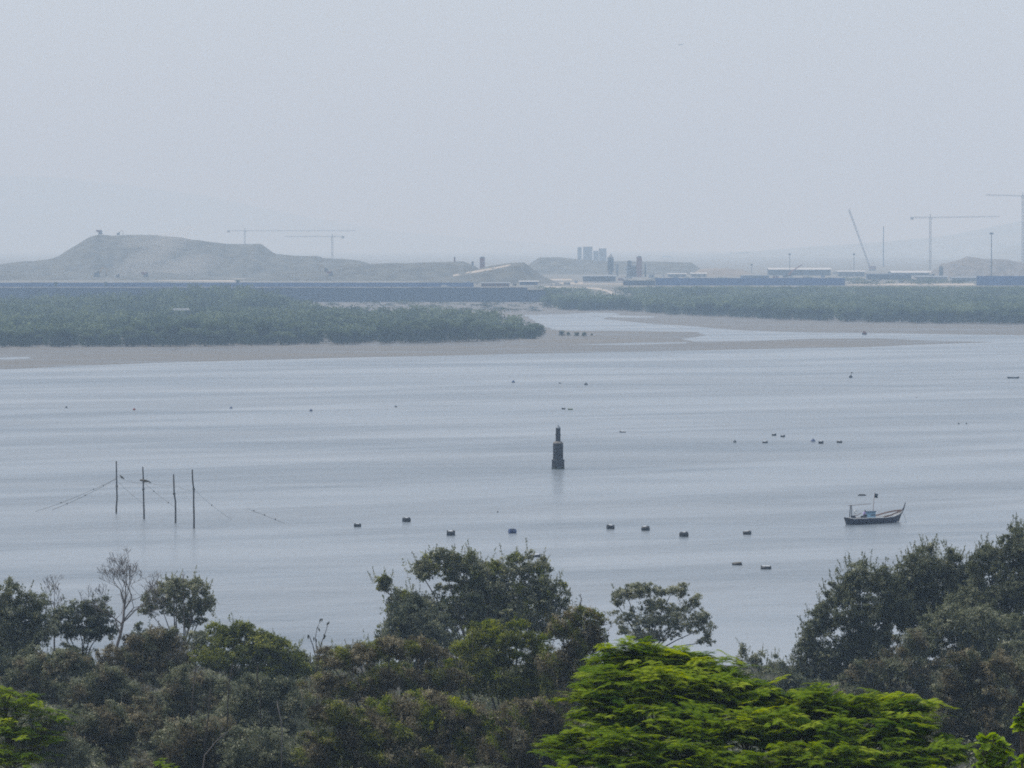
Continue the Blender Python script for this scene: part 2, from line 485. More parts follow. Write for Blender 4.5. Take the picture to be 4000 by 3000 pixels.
peaked = mound("spoil_heap", [(1640, 1100), (1775, 1071), (1860, 1052), (1920, 1036), (1996, 1026), (2047, 1023), (2085, 1052), (2120, 1075), (2186, 1108), (2220, 1112)],
      4250, 130, 9, "tip_soil", "peaked spoil heap with a pale ramp up its flank", "spoil heap", nx=140, rough=1.2, freq=0.04)
mound("spoil_heap", [(2020, 1075), (2060, 1040), (2085, 1020), (2110, 1004), (2186, 1004), (2260, 1012), (2344, 1018), (2408, 1020), (2534, 1020), (2600, 1022), (2700, 1024), (2733, 1048), (2800, 1075)],
      5600, 200, 9, "tip_soil", "long spoil heap behind the batching plants", "spoil heap", nx=150, rough=1.8, freq=0.03)
mound("spoil_heap", [(2690, 1085), (2733, 1050), (2800, 1047), (2900, 1050), (2950, 1075)], 5200, 90, 9, "tip_soil_light", "low pale spoil heap left of the long shed", "spoil heap", nx=60, rough=0.8, freq=0.05)
mound("spoil_heap", [(3640, 1068), (3676, 1029), (3727, 1018), (3777, 1000), (3841, 1010), (3930, 1012), (4000, 1026), (4200, 1045), (4500, 1080)],
      5000, 160, 9, "rock_spoil", "rough rocky spoil heap at the right under the lamp mast", "spoil heap", nx=140, rough=3.0, freq=0.07)
# pale ramp climbing the flank of the peaked heap
from mathutils.bvhtree import BVHTree
bv = BVHTree.FromObject(peaked, bpy.context.evaluated_depsgraph_get())
def on_heap(px, py):
    d = ray(px, py).normalized(); h = bv.ray_cast(Vector((0, 0, H)), d)
    return (h[0] if h[0] else at_y(px, py, 4300)) - d * .4
vs = []
for px, py, w in [(1770, 1076, 3), (1800, 1071, 3.5), (1840, 1064, 4), (1880, 1057, 4), (1920, 1050, 4), (1960, 1042, 3.5), (1995, 1034, 3)]:
    vs += [on_heap(px, py + w), on_heap(px, py - w)]
mb = MB(); mb.add(vs, [(2 * i, 2 * i + 2, 2 * i + 3, 2 * i + 1) for i in range(6)])
tag(mb.build("haul_ramp", "pale_track"), kind="structure")

# ------------------------------------------------------------------ haze
hz = MB(); hz.box((0, 11500, 143), (59600, 36000, 300))
hz.v = [(x, y, (-5 if z < 0 else 475)) for x, y, z in hz.v]
hm = bpy.data.materials.new("haze_air"); hm.use_nodes = True
hn = hm.node_tree.nodes; hn.clear()
ho = hn.new("ShaderNodeOutputMaterial"); pv = hn.new("ShaderNodeVolumePrincipled")
pv.inputs["Color"].default_value = (0.56, 0.75, 0.955, 1)
pv.inputs["Absorption Color"].default_value = (0.72, 0.62, 0.5, 1)
pv.inputs["Density"].default_value = 0.00017
pv.inputs["Anisotropy"].default_value = 0.0
hm.node_tree.links.new(pv.outputs[0], ho.inputs["Volume"])
MATS["haze_air"] = hm
haze = hz.build("haze", "haze_air")
tag(haze, "pale blue haze over the whole creek", None, None, "stuff")

# ------------------------------------------------------------------ far structures
plain("blue_sheet", (0.035, 0.095, 0.26), 0.6, 0.2, 0.1)
plain("dark_sheet", (0.020, 0.042, 0.085), 0.7, 0.25, 0.08)
plain("white_sheet", (0.50, 0.50, 0.49), 0.6, 0.1, 0.3)
plain("grey_sheet", (0.22, 0.25, 0.28), 0.6, 0.2, 0.3)
plain("dark_grey", (0.06, 0.07, 0.085), 0.7, 0.3, 0.4)
plain("concrete", (0.32, 0.31, 0.30), 0.85, 0.2, 0.3)
plain("rust_red", (0.22, 0.08, 0.06), 0.8, 0.3, 0.4)
plain("crane_steel", (0.24, 0.21, 0.19), 0.6, 0.2, 0.3)
plain("machine_yellow", (0.35, 0.22, 0.04), 0.6, 0.3, 1.0)
plain("boat_white", (0.62, 0.62, 0.60), .55, .12, 2)
plain("tower_block", (0.24, 0.25, 0.27), 0.8, 0.1, 0.05)

def hoarding(px0, px1, ytop, ybot, Y, z0, n, mat, label, cat, name):
    A = at_y(px0, ybot, Y); B = at_y(px1, ybot, Y)
    zt = at_y(px0, ytop, Y).z; zt1 = at_y(px1, ytop, Y).z
    root = empty(name, (A.x, Y, z0), label, cat)
    w = (B.x - A.x) / n
    for i in range(n):
        t = (i + 0.5) / n
        h = zt + (zt1 - zt) * t - z0 + rng.uniform(-0.12, 0.12)
        mb = MB()
        x0 = A.x + i * w + 0.015; x1 = A.x + (i + 1) * w - 0.015
        yo = Y + rng.uniform(-0.04, 0.04)
        k = 8                      # folded sheet
        vs = []; fs = []
        for j in range(k + 1):
            xx = x0 + (x1 - x0) * j / k; yy = yo + (0.05 if j % 2 else -0.05)
            vs += [(xx, yy, z0), (xx, yy, z0 + h), (xx, yy + .1, z0 + h), (xx, yy + .1, z0)]
        for j in range(k):
            o_ = j * 4
            fs += [(o_, o_ + 4, o_ + 5, o_ + 1), (o_ + 1, o_ + 5, o_ + 6, o_ + 2), (o_ + 2, o_ + 6, o_ + 7, o_ + 3)]
        fs += [(0, 1, 2, 3), (k * 4 + 3, k * 4 + 2, k * 4 + 1, k * 4)]
        mb.add(vs, fs); mb.build("panel", mat, root)
    mb = MB()
    for i in range(n + 1):
        x = A.x + i * w
        mb.box((x, Y + .3, z0 + (zt - z0) * 0.49), (0.16, 0.16, (zt - z0) * 0.98))
    mb.build("posts", "dark_grey", root)["kind"] = "stuff"
hoarding(-700, 2060, 1123, 1180, 3640, 0.0, 60, "dark_sheet", "long tall dark blue wall along the far shore behind the left mangroves", "wall", "shore_wall")
hoarding(2062, 2130, 1140, 1180, 3640.4, 0.0, 3, "dark_sheet", "short lower dark wall piece at the right end of the tall shore wall", "wall", "shore_wall")
hoarding(-700, 1850, 1104, 1130, 3900, 9.0, 56, "blue_sheet", "long blue sheet hoarding on top of the left bank below the spoil heaps", "hoarding", "sheet_hoarding")
hoarding(2560, 3300, 1086, 1118, 4045, 9.0, 22, "blue_sheet", "blue sheet hoarding behind the right mangroves, below the long shed", "hoarding", "sheet_hoarding")
hoarding(3815, 4600, 1078, 1118, 4045, 9.0, 22, "blue_sheet", "bright blue sheet hoarding at the right edge below the rocky heap", "hoarding", "sheet_hoarding")
hoarding(2435, 2558, 1096, 1118, 4050, 9.0, 4, "dark_sheet", "short dark blue hoarding at the left end of the right hoarding", "hoarding", "sheet_hoarding")
hoarding(2278, 2490, 1100, 1106, 4250, 9.0, 8, "white_sheet", "low white wall below the dark shed of the batching plants", "wall", "white_wall")

def shed(px0, px1, ytop, yeave, ybase, label, name="shed", wall="grey_sheet", roof="white_sheet", depth=25, bays=10):
    Y = 627000.0 / max(20, (ybase - 960))
    A = at_y(px0, ybase, Y); B = at_y(px1, ybase, Y)
    ze = at_y(px0, yeave, Y).z; zt = at_y(px0, ytop, Y + depth / 2).z
    root = empty(name, ((A.x + B.x) / 2, Y, 9.0), label, "shed")
    L = B.x - A.x; cx = (A.x + B.x) / 2
    mb = MB(); mb.box((cx, Y + depth / 2, (9 + ze) / 2), (L, depth, ze - 9)); mb.build("wall", wall, root)
    mb = MB(); x0, x1 = A.x - 1, B.x + 1
    mb.add([(x0, Y - 1, ze + .02), (x1, Y - 1, ze + .02), (x1, Y + depth / 2, zt), (x0, Y + depth / 2, zt), (x1, Y + depth + 1, ze + .02), (x0, Y + depth + 1, ze + .02),
            (x0, Y - 1, ze + .3), (x1, Y - 1, ze + .3), (x1, Y + depth / 2, zt + .3), (x0, Y + depth / 2, zt + .3), (x1, Y + depth + 1, ze + .3), (x0, Y + depth + 1, ze + .3)],
           [(0, 3, 2, 1), (3, 5, 4, 2), (6, 7, 8, 9), (9, 8, 10, 11), (0, 1, 7, 6), (5, 11, 10, 4), (1, 2, 8, 7), (2, 4, 10, 8), (0, 6, 9, 3), (3, 9, 11, 5)])
    mb.build("roof", roof, root)
    for i in range(bays):
        mb = MB(); w = L / bays
        mb.box((A.x + (i + .5) * w, Y - 0.05, 9 + (ze - 9) * .42), (w * .55, .3, (ze - 9) * .6)); mb.build("door", "dark_grey", root)
    return root
shed(3005, 3245, 1047, 1054, 1076, "long dark blue shed with a white roof behind the right hoarding", wall="dark_sheet", depth=40, bays=12)
shed(2897, 3004, 1075, 1077, 1088, "low blue shed joined to the left end of the long white roofed shed", wall="blue_sheet", roof="grey_sheet", bays=6)
shed(3274, 3378, 1058, 1062, 1080, "small grey shed right of the long white roofed shed", bays=5)
shed(3486, 3740, 1059, 1066, 1076, "very long pale roofed shed below the rocky heap", wall="dark_grey", depth=60, bays=12)
shed(3390, 3560, 1070, 1073, 1092, "dark blue shed in front of the left end of the pale roofed shed", wall="dark_sheet", roof="dark_sheet", bays=7)
shed(3580, 3700, 1078, 1082, 1096, "light walled shed with dark openings in front of the pale roofed shed", wall="concrete", roof="grey_sheet", bays=7)
shed(3720, 3830, 1082, 1086, 1098, "low grey shed left of the bright blue hoarding", wall="grey_sheet", roof="grey_sheet", bays=6)
shed(3980, 4150, 1058, 1062, 1072, "white roofed shed at the right edge on the rocky heap's foot", bays=4, wall="concrete")
shed(2278, 2405, 1077, 1080, 1100, "long dark shed above the low white wall", wall="dark_grey", roof="grey_sheet", bays=9)
shed(2700, 2760, 1066, 1070, 1082, "small pale shed behind the left end of the right hoarding", wall="concrete", bays=3)
shed(2030, 2100, 1098, 1101, 1113, "tiny pale roofed shed at the foot of the peaked heap", wall="blue_sheet", bays=3)
shed(1880, 1990, 1104, 1107, 1119, "row of low brown huts under the peaked heap", wall="rust_red", roof="grey_sheet", bays=9)
shed(2610, 2680, 1068, 1071, 1082, "small grey hut right of the thin chimney", wall="grey_sheet", bays=3)

def silo(px, ytop, ybase, wpx, label, Y, cone=True, mat="grey_sheet"):
    r_ = wpx / 2 * Y / F
    A = at_y(px, ytop, Y); h = A.z - 9
    root = empty("silo", (A.x, Y, 9), label, "silo")
    mb = MB(); mb.lathe((A.x, Y, 9), [(r_, h * .28), (r_, h * .8), (r_ * .98, h * .81)], 14); mb.build("tank", mat, root, True)
    mb = MB(); mb.lathe((A.x, Y, 9), [(r_ * 1.03, h * .81), (r_ * .45, h * .93), (r_ * .4, h)], 14); mb.build("cap", "white_sheet" if cone else mat, root, True)
    mb = MB(); mb.lathe((A.x, Y, 9), [(r_ * .25, h * .1), (r_ * .99, h * .279)], 14); mb.build("hopper", mat, root, True)
    for k in range(4):
        t = math.pi / 4 + k * math.pi / 2
        mb = MB(); mb.box((A.x + r_ * .85 * math.cos(t), Y + r_ * .85 * math.sin(t), 9 + h * .2), (.7, .7, h * .4)); mb.build("leg", "crane_steel", root)
    return root
def tower(px, ytop, wpx, Y, mat, label, name="plant_tower", cat="tower", floors=5):
    A = at_y(px, ytop, Y); w = wpx * Y / F; h = A.z - 9
    root = empty(name, (A.x, Y, 9), label, cat)
    mb = MB(); mb.box((A.x, Y, 9 + h * .5), (w, w, h)); mb.build("wall", mat, root)
    for k in range(floors):
        mb = MB(); mb.box((A.x, Y, 9 + h * (k + 1) / floors - .2), (w + .6, w + .6, .5)); mb.build("ledge", "crane_steel", root)
    mb = MB(); mb.box((A.x, Y, 9 + h + .4), (w * .6, w * .6, .8)); mb.build("roof_box", "dark_grey", root)
    return root
silo(2385, 990, 1062, 24, "cylindrical silo with a pale conical cap above the dark shed", 5150, True, "dark_grey")
silo(2411, 1026, 1062, 10, "thin low silo just right of the silo with conical cap", 5150, False)
tower(2497, 1003, 20, 5150, "rust_red", "tall reddish brown plant tower, right of the silo with conical cap", floors=6)
tower(2459, 1020, 17, 5160, "dark_grey", "dark plant tower just left of the tall reddish brown tower")
tower(2478, 1040, 60, 5170, "dark_grey", "broad dark machine house at the foot of the reddish brown tower", "machine_house", "building", 3)
tower(1884, 1006, 20, 4700, "rust_red", "reddish brown square tower between the level heap and the peaked heap", floors=4)
tower(1846, 1024, 8, 4700, "dark_grey", "thin dark tower just left of the square tower on the heap", floors=3)
tower(3676, 1043, 15, 4960, "dark_grey", "small dark square tower standing above the pale roofed shed", floors=3)
tower(1776, 1006, 6, 4630, "rust_red", "tiny reddish mast hut on the crest of the level heap", "mast_hut", "hut", 2)
def chimney(px, ytop, wpx, Y, label):
    A = at_y(px, ytop, Y); r_ = wpx / 2 * Y / F
    root = empty("chimney", (A.x, Y, 9), label, "chimney")
    MB().lathe((A.x, Y, 9), [(r_ * 1.2, 0), (r_, (A.z - 9) * .97)], 10).build("shaft", "dark_grey", root, True)
    MB().lathe((A.x, Y, 9), [(r_ * 1.25, (A.z - 9) * .972), (r_ * 1.25, A.z - 9)], 10).build("rim", "crane_steel", root)
chimney(2521, 1031, 6, 5150, "thin dark chimney at the right end of the batching plants")

# high rises far behind
for (x0, x1, yt, lab) in [(2256, 2272, 967, "thin leftmost grey high rise of the hazy cluster"), (2278, 2314, 965, "broad grey high rise, widest of the hazy cluster"),
                          (2318, 2338, 981, "lowest grey high rise of the hazy cluster"), (2340, 2369, 972, "rightmost grey high rise with stepped top in the hazy cluster")]:
    Y = 7200.0; A = at_y(x0, yt, Y); B = at_y(x1, yt, Y); w = B.x - A.x; h = A.z - 9; cx = (A.x + B.x) / 2
    root = empty("high_rise", (cx, Y, 9), lab, "high rise", "high rises far behind the tip")
    MB().box((cx, Y + w / 2, 9 + h / 2), (w, w, h)).build("wall", "tower_block", root)
    MB().box((cx, Y + w / 2, 9 + h + .25), (w + .3, w + .3, .5)).build("parapet", "tower_block", root)
    nb = max(2, int(w / 4))
    for k in range(nb):
        MB().box((A.x + (k + .5) * w / nb, Y - .15, 9 + h * .5), (w / nb * .45, .6, h * .98)).build("balcony_stack", "grey_sheet", root)

# cranes
def lattice(mb, A, B, w, nbay, r=0.12):
    A = Vector(A); B = Vector(B); d = (B - A).normalized()
    s1 = d.cross(Vector((0, 1, 0)))
    s1 = s1.normalized() if s1.length > .1 else Vector((1, 0, 0))
    s2 = d.cross(s1).normalized()
    cs = [s1 * w / 2 + s2 * w / 2, s1 * w / 2 - s2 * w / 2, -s1 * w / 2 - s2 * w / 2, -s1 * w / 2 + s2 * w / 2]
    for c in cs: mb.tube([A + c, B + c], r, 4)
    for i in range(nbay):
        p = A.lerp(B, i / nbay); q = A.lerp(B, (i + 1) / nbay)
        for k in range(4):
            a_, b_ = (cs[k], cs[(k + 1) % 4]) if i % 2 else (cs[(k + 1) % 4], cs[k])
            mb.tube([p + a_, q + b_], r * .7, 4)
def tower_crane(px, ytop, Y, jib_px, cw_px, label, jib_dy=-4):
    T = at_y(px, ytop, Y); J = at_y(jib_px, ytop + jib_dy, Y); C_ = at_y(cw_px, ytop, Y)
    root = empty("tower_crane", (T.x, Y, 9), label, "crane", "tower cranes in the haze")
    mb = MB(); lattice(mb, (T.x, Y, 9), (T.x, Y, T.z), 2.2, 22, .22); mb.build("mast", "crane_steel", root)
    mb = MB(); lattice(mb, (T.x, Y, T.z + .8), (J.x, Y, J.z + .8), 1.3, 22, .13); mb.build("jib", "crane_steel", root)
    mb = MB(); lattice(mb, (T.x, Y, T.z + .8), (C_.x, Y, T.z + .8), 1.5, 6, .16); mb.build("counter_jib", "crane_steel", root)
    MB().box((C_.x, Y, T.z - .3), (3.8, 2.0, 3.4)).build("counterweight", "concrete", root)
    MB().box((T.x + (1.6 if jib_px > px else -1.6), Y - 1.2, T.z - .5), (1.6, 1.8, 2.0)).build("cab", "white_sheet", root)
    MB().tube([(T.x, Y, T.z), (T.x, Y, T.z + 5.0)], .5, 4).build("cat_head", "crane_steel", root)
tower_crane(3634, 852, 6200, 3905, 3562, "tower crane at the right with its full mast showing above the sheds")
tower_crane(3996, 768, 6000, 3850, 4070, "tallest tower crane, cut by the right edge of the photo")
tower_crane(956, 903, 7600, 1390, 893, "tower crane behind the big heap with its jib pointing right", 0)
tower_crane(1298, 926, 7000, 1110, 1340, "tower crane behind the big heap with its jib pointing left", 0)
# crawler crane boom
A = at_y(3382, 1000, 6500); A.z = 9; B = at_y(3316, 818, 6500)
root = empty("crawler_crane", (A.x + 8, 6500, 9), "crawler crane with a long thin leaning boom", "crane")
K_ = at_y(3380, 978, 6500); base = Vector((A.x + 6, 6500, 12))
mb = MB(); lattice(mb, base, B, 1.7, 30, .24); mb.build("boom", "crane_steel", root)
MB().box((base.x + 3, 6500, 13), (9, 5, 4)).build("cab", "rust_red", root)
for s_ in (-1, 1): MB().box((base.x + 3, 6500 + s_ * 3, 9.8), (9, 1.3, 1.6)).build("track", "dark_grey", root)
MB().tube([base + Vector((6, 0, 4)), B], .07, 4).build("cable", "dark_grey", root)
# mobile crane beside long shed
A = at_y(3092, 1060, 4950); B = at_y(3134, 1033, 4950)
root = empty("mobile_crane", (A.x, 4950, 9), "small mobile crane with a red boom raised over the long shed roof", "crane")
MB().tube([(A.x - 3, 4950, 12), A, B], [.9, .7, .5], 5).build("boom", "rust_red", root)
MB().box((A.x - 4, 4950, 11), (10, 3, 2.5)).build("body", "dark_grey", root)
for k in range(3): MB().tube([(A.x - 7 + k * 3, 4948.4, 9.7), (A.x - 7 + k * 3, 4948.9, 9.7)], .7, 8).build("wheel", "dark_grey", root)
# masts
def mast(px, ytop, Y, label, head=3.5, r=.35):
    T = at_y(px, ytop, Y)
    root = empty("lamp_mast", (T.x, Y, 9), label, "mast")
    MB().tube([(T.x, Y, 9), (T.x, Y, T.z)], [r * 1.6, r], 6).build("pole", "dark_grey", root)
    MB().lathe((T.x, Y, T.z), [(head * .3, -.4), (head * .5, 0), (head * .5, 1.1), (head * .2, 1.6)], 8).build("lamp_head", "dark_grey", root)
mast(3873, 914, 4950, "tall floodlight mast behind the rocky heap at the right", 4.4, .4)
mast(3451, 888, 7600, "very faint thin mast left of the full tower crane", 2, .7)
mast(3085, 995, 5400, "short lamp mast above the long white roofed shed", 2.6, .25)
mast(3336, 995, 5400, "short lamp mast above the small grey shed", 2.6, .25)
mast(2936, 1036, 5400, "very short lamp mast left of the long white roofed shed", 2.4, .25)

# excavators and trucks
def excavator(px, py, Y, s, label, flip=1, boom=True):
    A = at_y(px, py, Y)
    root = empty("excavator" if boom else "dump_truck", A, label, "excavator" if boom else "truck")
    x, y, z = A
    for k in (-1, 1): MB().box((x, y + k * 1.2 * s, z + .5 * s), (4 * s, .6 * s, 1.0 * s)).build("track" if boom else "wheel_set", "dark_grey", root)
    MB().box((x, y, z + 1.9 * s), (3.4 * s, 2.6 * s, 1.6 * s)).build("body", "dark_grey", root)
    MB().box((x + flip * 1.0 * s, y - .5 * s, z + 3.1 * s), (1.4 * s, 1.4 * s, 1.6 * s), taper=.8).build("cab", "dark_grey", root)
    if boom:
        MB().tube([(x + flip * 1.4 * s, y, z + 2.2 * s), (x + flip * 4.0 * s, y, z + 6.2 * s), (x + flip * 6.6 * s, y, z + 4.6 * s)], .35 * s, 5).build("boom", "machine_yellow", root)
        MB().tube([(x + flip * 6.6 * s, y, z + 4.7 * s), (x + flip * 6.2 * s, y, z + 1.6 * s)], .28 * s, 5).build("stick", "machine_yellow", root)
        MB().box((x + flip * 5.9 * s, y, z + 1.1 * s), (1.2 * s, 1.2 * s, 1.0 * s), taper=.7).build("bucket", "dark_grey", root)
    else:
        MB().box((x - flip * 1.6 * s, y, z + 3.0 * s), (4.0 * s, 2.6 * s, 1.8 * s), taper=1.15).build("tipper", "rust_red", root)
excavator(392, 915, 5180, 1.15, "dark dump truck on top of the tallest heap", 1, False)
excavator(462, 918, 5180, .8, "small dark excavator on top of the tallest heap right of the truck")
excavator(1275, 1062, 4600, 1.0, "excavator with raised arm on the left slope of the level heap", -1)
excavator(1292, 1078, 4545, 1.1, "dark dump truck below the excavator on the level heap", 1, False)
excavator(378, 1082, 4640, 1.5, "excavator at the foot of the tallest heap, upright arm", 1)
excavator(460, 1084, 4630, .9, "small excavator right of the upright arm one at the heap foot", 1)
excavator(570, 1082, 4630, 1.2, "dark truck in front of the tallest heap on the low bank", 1, False)
def scrub(px, py, Y, w, h, label):
    pass

# white box vehicles on the bank road
def van(px, ybase, Y, s, label):
    A = at_y(px, ybase, Y); A.z = 9.0
    root = empty("box_truck", A, label, "truck"); x, y, z = A
    MB().box((x - 1 * s, y, z + 2.0 * s), (5 * s, 2.4 * s, 2.6 * s)).build("cargo_box", "white_sheet", root)
    MB().box((x + 2.6 * s, y, z + 1.5 * s), (1.8 * s, 2.2 * s, 1.9 * s), taper=.85).build("cab", "white_sheet", root)
    for k in (-2.4, 2.4): MB().tube([(x + k * s, y - 1.25 * s, z + .5 * s), (x + k * s, y - .9 * s, z + .5 * s)], .5 * s, 8).build("wheel", "dark_grey", root)
van(1740, 1120, 3700, .9, "white truck on the bank road in front of the left hoarding")
van(2180, 1120, 4020, .8, "white truck on the pale track at the right end of the bank road")
van(2065, 1104, 4200, .9, "white truck parked beside the tiny shed under the peaked heap")

def container(px, py, wpx, hpx, mat, label, name="container", cat="container"):
    Y = 627000.0 / (py - 960); A = at_y(px, py, Y); w = wpx * Y / F; h = hpx * Y / F
    root = empty(name, (A.x, Y, 9), label, cat)
    MB().box((A.x, Y, 9 + h / 2), (w, max(2.4, w * .4), h)).build("wall", mat, root)
    MB().box((A.x, Y, 9 + h + .12), (w + .4, max(2.8, w * .45), .24)).build("roof", "grey_sheet", root)
    MB().box((A.x + w * .2, Y - max(2.4, w * .4) / 2 - .03, 9 + h * .42), (w * .2, .08, h * .75)).build("door", "dark_grey", root)
for (px, py, w, h, mt, lab) in [
    (2150, 1117, 20, 6, "white_sheet", "white container at the foot of the peaked heap"), (2215, 1112, 26, 8, "concrete", "pale concrete hut left of the long dark shed"),
    (2250, 1106, 12, 9, "grey_sheet", "small grey cabin touching the left end of the long dark shed"), (2425, 1096, 22, 9, "rust_red", "rust red container right of the long dark shed"),
    (2455, 1088, 30, 7, "concrete", "pale container stack under the dark plant tower"), (2545, 1085, 22, 12, "grey_sheet", "grey cabin right of the thin chimney"),
    (2590, 1082, 14, 8, "white_sheet", "small white cabin second from the thin chimney"), (2640, 1086, 18, 6, "blue_sheet", "blue container in front of the small grey hut"),
    (2790, 1078, 24, 7, "concrete", "pale hut between the low pale heap and the hoarding"), (2850, 1080, 16, 9, "rust_red", "rusty cabin left of the low blue shed"),
    (3030, 1086, 22, 8, "rust_red", "brown container in front of the long shed's left end"), (3085, 1087, 18, 7, "white_sheet", "white container in front of the long shed's middle"),
    (3150, 1087, 30, 6, "concrete", "long pale hut in front of the long shed's right half"), (3215, 1084, 14, 9, "blue_sheet", "blue cabin in front of the long shed's right end"),
    (3345, 1096, 24, 7, "concrete", "pale cabin right of the end of the right hoarding"), (3420, 1102, 34, 6, "white_sheet", "low white container in the gap between the two right hoardings"),
    (3520, 1104, 20, 7, "grey_sheet", "grey container in the gap between the two right hoardings"), (3620, 1103, 16, 8, "rust_red", "rust red cabin in the gap before the bright blue hoarding"),
    (3745, 1104, 28, 6, "concrete", "pale low hut left of the bright blue hoarding's end"), (3905, 1077, 18, 5, "white_sheet", "white container peeping over the bright blue hoarding"),
    (1830, 1108, 14, 8, "grey_sheet", "small grey cabin at the right end of the left hoarding"), (1862, 1112, 10, 9, "white_sheet", "small white cabin next to the brown hut row"),
    (2010, 1116, 14, 7, "dark_grey", "small dark cabin right of the brown hut row"), (3260, 1072, 16, 8, "concrete", "pale hut beyond the right end of the long shed")]:
    container(px, py, w, h, mt, lab)
# bare pale work yards
def yard(pts):
    vs = [at_z(a, b, 9.06) for a, b in pts]
    if min(v.y for v in vs) < 4034: vs = [Vector((v.x, max(v.y, 4034), 9.06)) for v in vs]
    MB().add(vs, [tuple(range(len(vs)))]).build("work_yard", "pale_track")["kind"] = "structure"
yard([(2150, 1110), (2500, 1111), (2495, 1104), (2400, 1101), (2180, 1103)])
yard([(3300, 1114), (3810, 1114), (3800, 1107), (3350, 1108)])
yard([(2050, 1096), (2240, 1095), (2230, 1089), (2090, 1090)])
yard([(900, 1100), (1060, 1094), (1050, 1088), (500, 1091), (640, 1097)])
# dust drifting off the tallest heap
dm = bpy.data.materials.new("dust_air"); dm.use_nodes = True; dn = dm.node_tree.nodes; dn.clear()
do_ = dn.new("ShaderNodeOutputMaterial"); dv = dn.new("ShaderNodeVolumePrincipled"); dv.inputs["Color"].default_value = (.93, .90, .86, 1); dv.inputs["Density"].default_value = 0.0050
dm.node_tree.links.new(dv.outputs[0], do_.inputs["Volume"]); MATS["dust_air"] = dm
def puff(px, py, Y, rx, rz, ry, tilt):
    c = at_y(px, py, Y); n1, n2 = 24, 14; P = np.zeros((n2, n1 + 1, 3))
    for j in range(n2):
        ph = math.pi * (j / (n2 - 1) - .5)
        for i in range(n1 + 1):
            t = 2 * math.pi * (i % n1) / n1
            v = Vector((math.cos(ph) * math.cos(t), math.cos(ph) * math.sin(t), math.sin(ph)))
            k_ = 1 + .22 * mnoise.noise(v * 1.6 + Vector((px, 0, 0)))
            x, y, z = v.x * rx * k_, v.y * ry * k_, v.z * rz * k_
            P[j, i] = (c.x + x * math.cos(tilt) - z * math.sin(tilt), c.y + y, c.z + x * math.sin(tilt) + z * math.cos(tilt))
    o = link(bpy.data.objects.new("dust_cloud", grid_mesh("dust_cloud", P, "dust_air"))); return tag(o, "pale dust drifting over the tallest spoil heap", None, None, "stuff")
puff(610, 985, 4980, 52, 13, 22, .55)
puff(700, 1050, 4880, 46, 12, 22, .25)
puff(560, 940, 5060, 30, 7, 18, .15)

# white roofed boat shed among the mangroves
A = at_y(708, 1209, 2700)
root = empty("boat_shelter", (A.x, 2700, 0.15), "white roofed shelter standing among the left mangroves", "shelter")
MB().box((A.x, 2700, A.z + .1), (9.2, 4, 1.0), taper=.92).build("roof", "boat_white", root)
for i in (-1, 1):
    for j in (-1, 1): MB().box((A.x + i * 4.3, 2700 + j * 1.6, (A.z - .3 + .15) / 2), (.2, .2, A.z - .5)).build("post", "dark_grey", root)

# ------------------------------------------------------------------ foliage builders
def unit(v): return v / np.maximum(np.linalg.norm(v, axis=-1, keepdims=True), 1e-9)
def leaf_quads(C, L, aspect=0.5, up=0.5, bias=None, rg=rng):
    """one rhombus leaf per centre; C (N,3); L (N,) length"""
    N = len(C)
    d = rg.normal(size=(N, 3))
    if bias is not None: d = d + bias
    d = unit(d)
    nrm = rg.normal(size=(N, 3)); nrm[:, 2] = np.abs(nrm[:, 2]) + up
    s = unit(np.cross(d, nrm))
    n2 = np.cross(s, d)
    L = L[:, None]
    h = s * L * aspect * .5
    V = np.stack([C - d * L * .45 - h, C - d * L * .45 + h, C + d * L * .55 + n2 * L * .05], 1).reshape(-1, 3)
    return V, np.arange(3 * N).reshape(N, 3)
def lobe_points(c, r, n, rg=rng, shell=0.75, flatten=0.35):
    d = unit(rg.normal(size=(n, 3)))
    low = d[:, 2] < 0
    d[low, 2] *= (1 - flatten)
    k = shell + (1.0 - shell) * rg.random(n) ** 0.6
    inner = rg.random(n) < 0.25
    k[inner] *= rg.random(inner.sum()) ** .4
    # ragged outline
    k *= 1 + 0.16 * np.sin(d[:, 0] * 7 + c[0]) * np.cos(d[:, 2] * 6 + c[1]) + rg.normal(0, 0.05, n)
    return c + d * k[:, None] * r

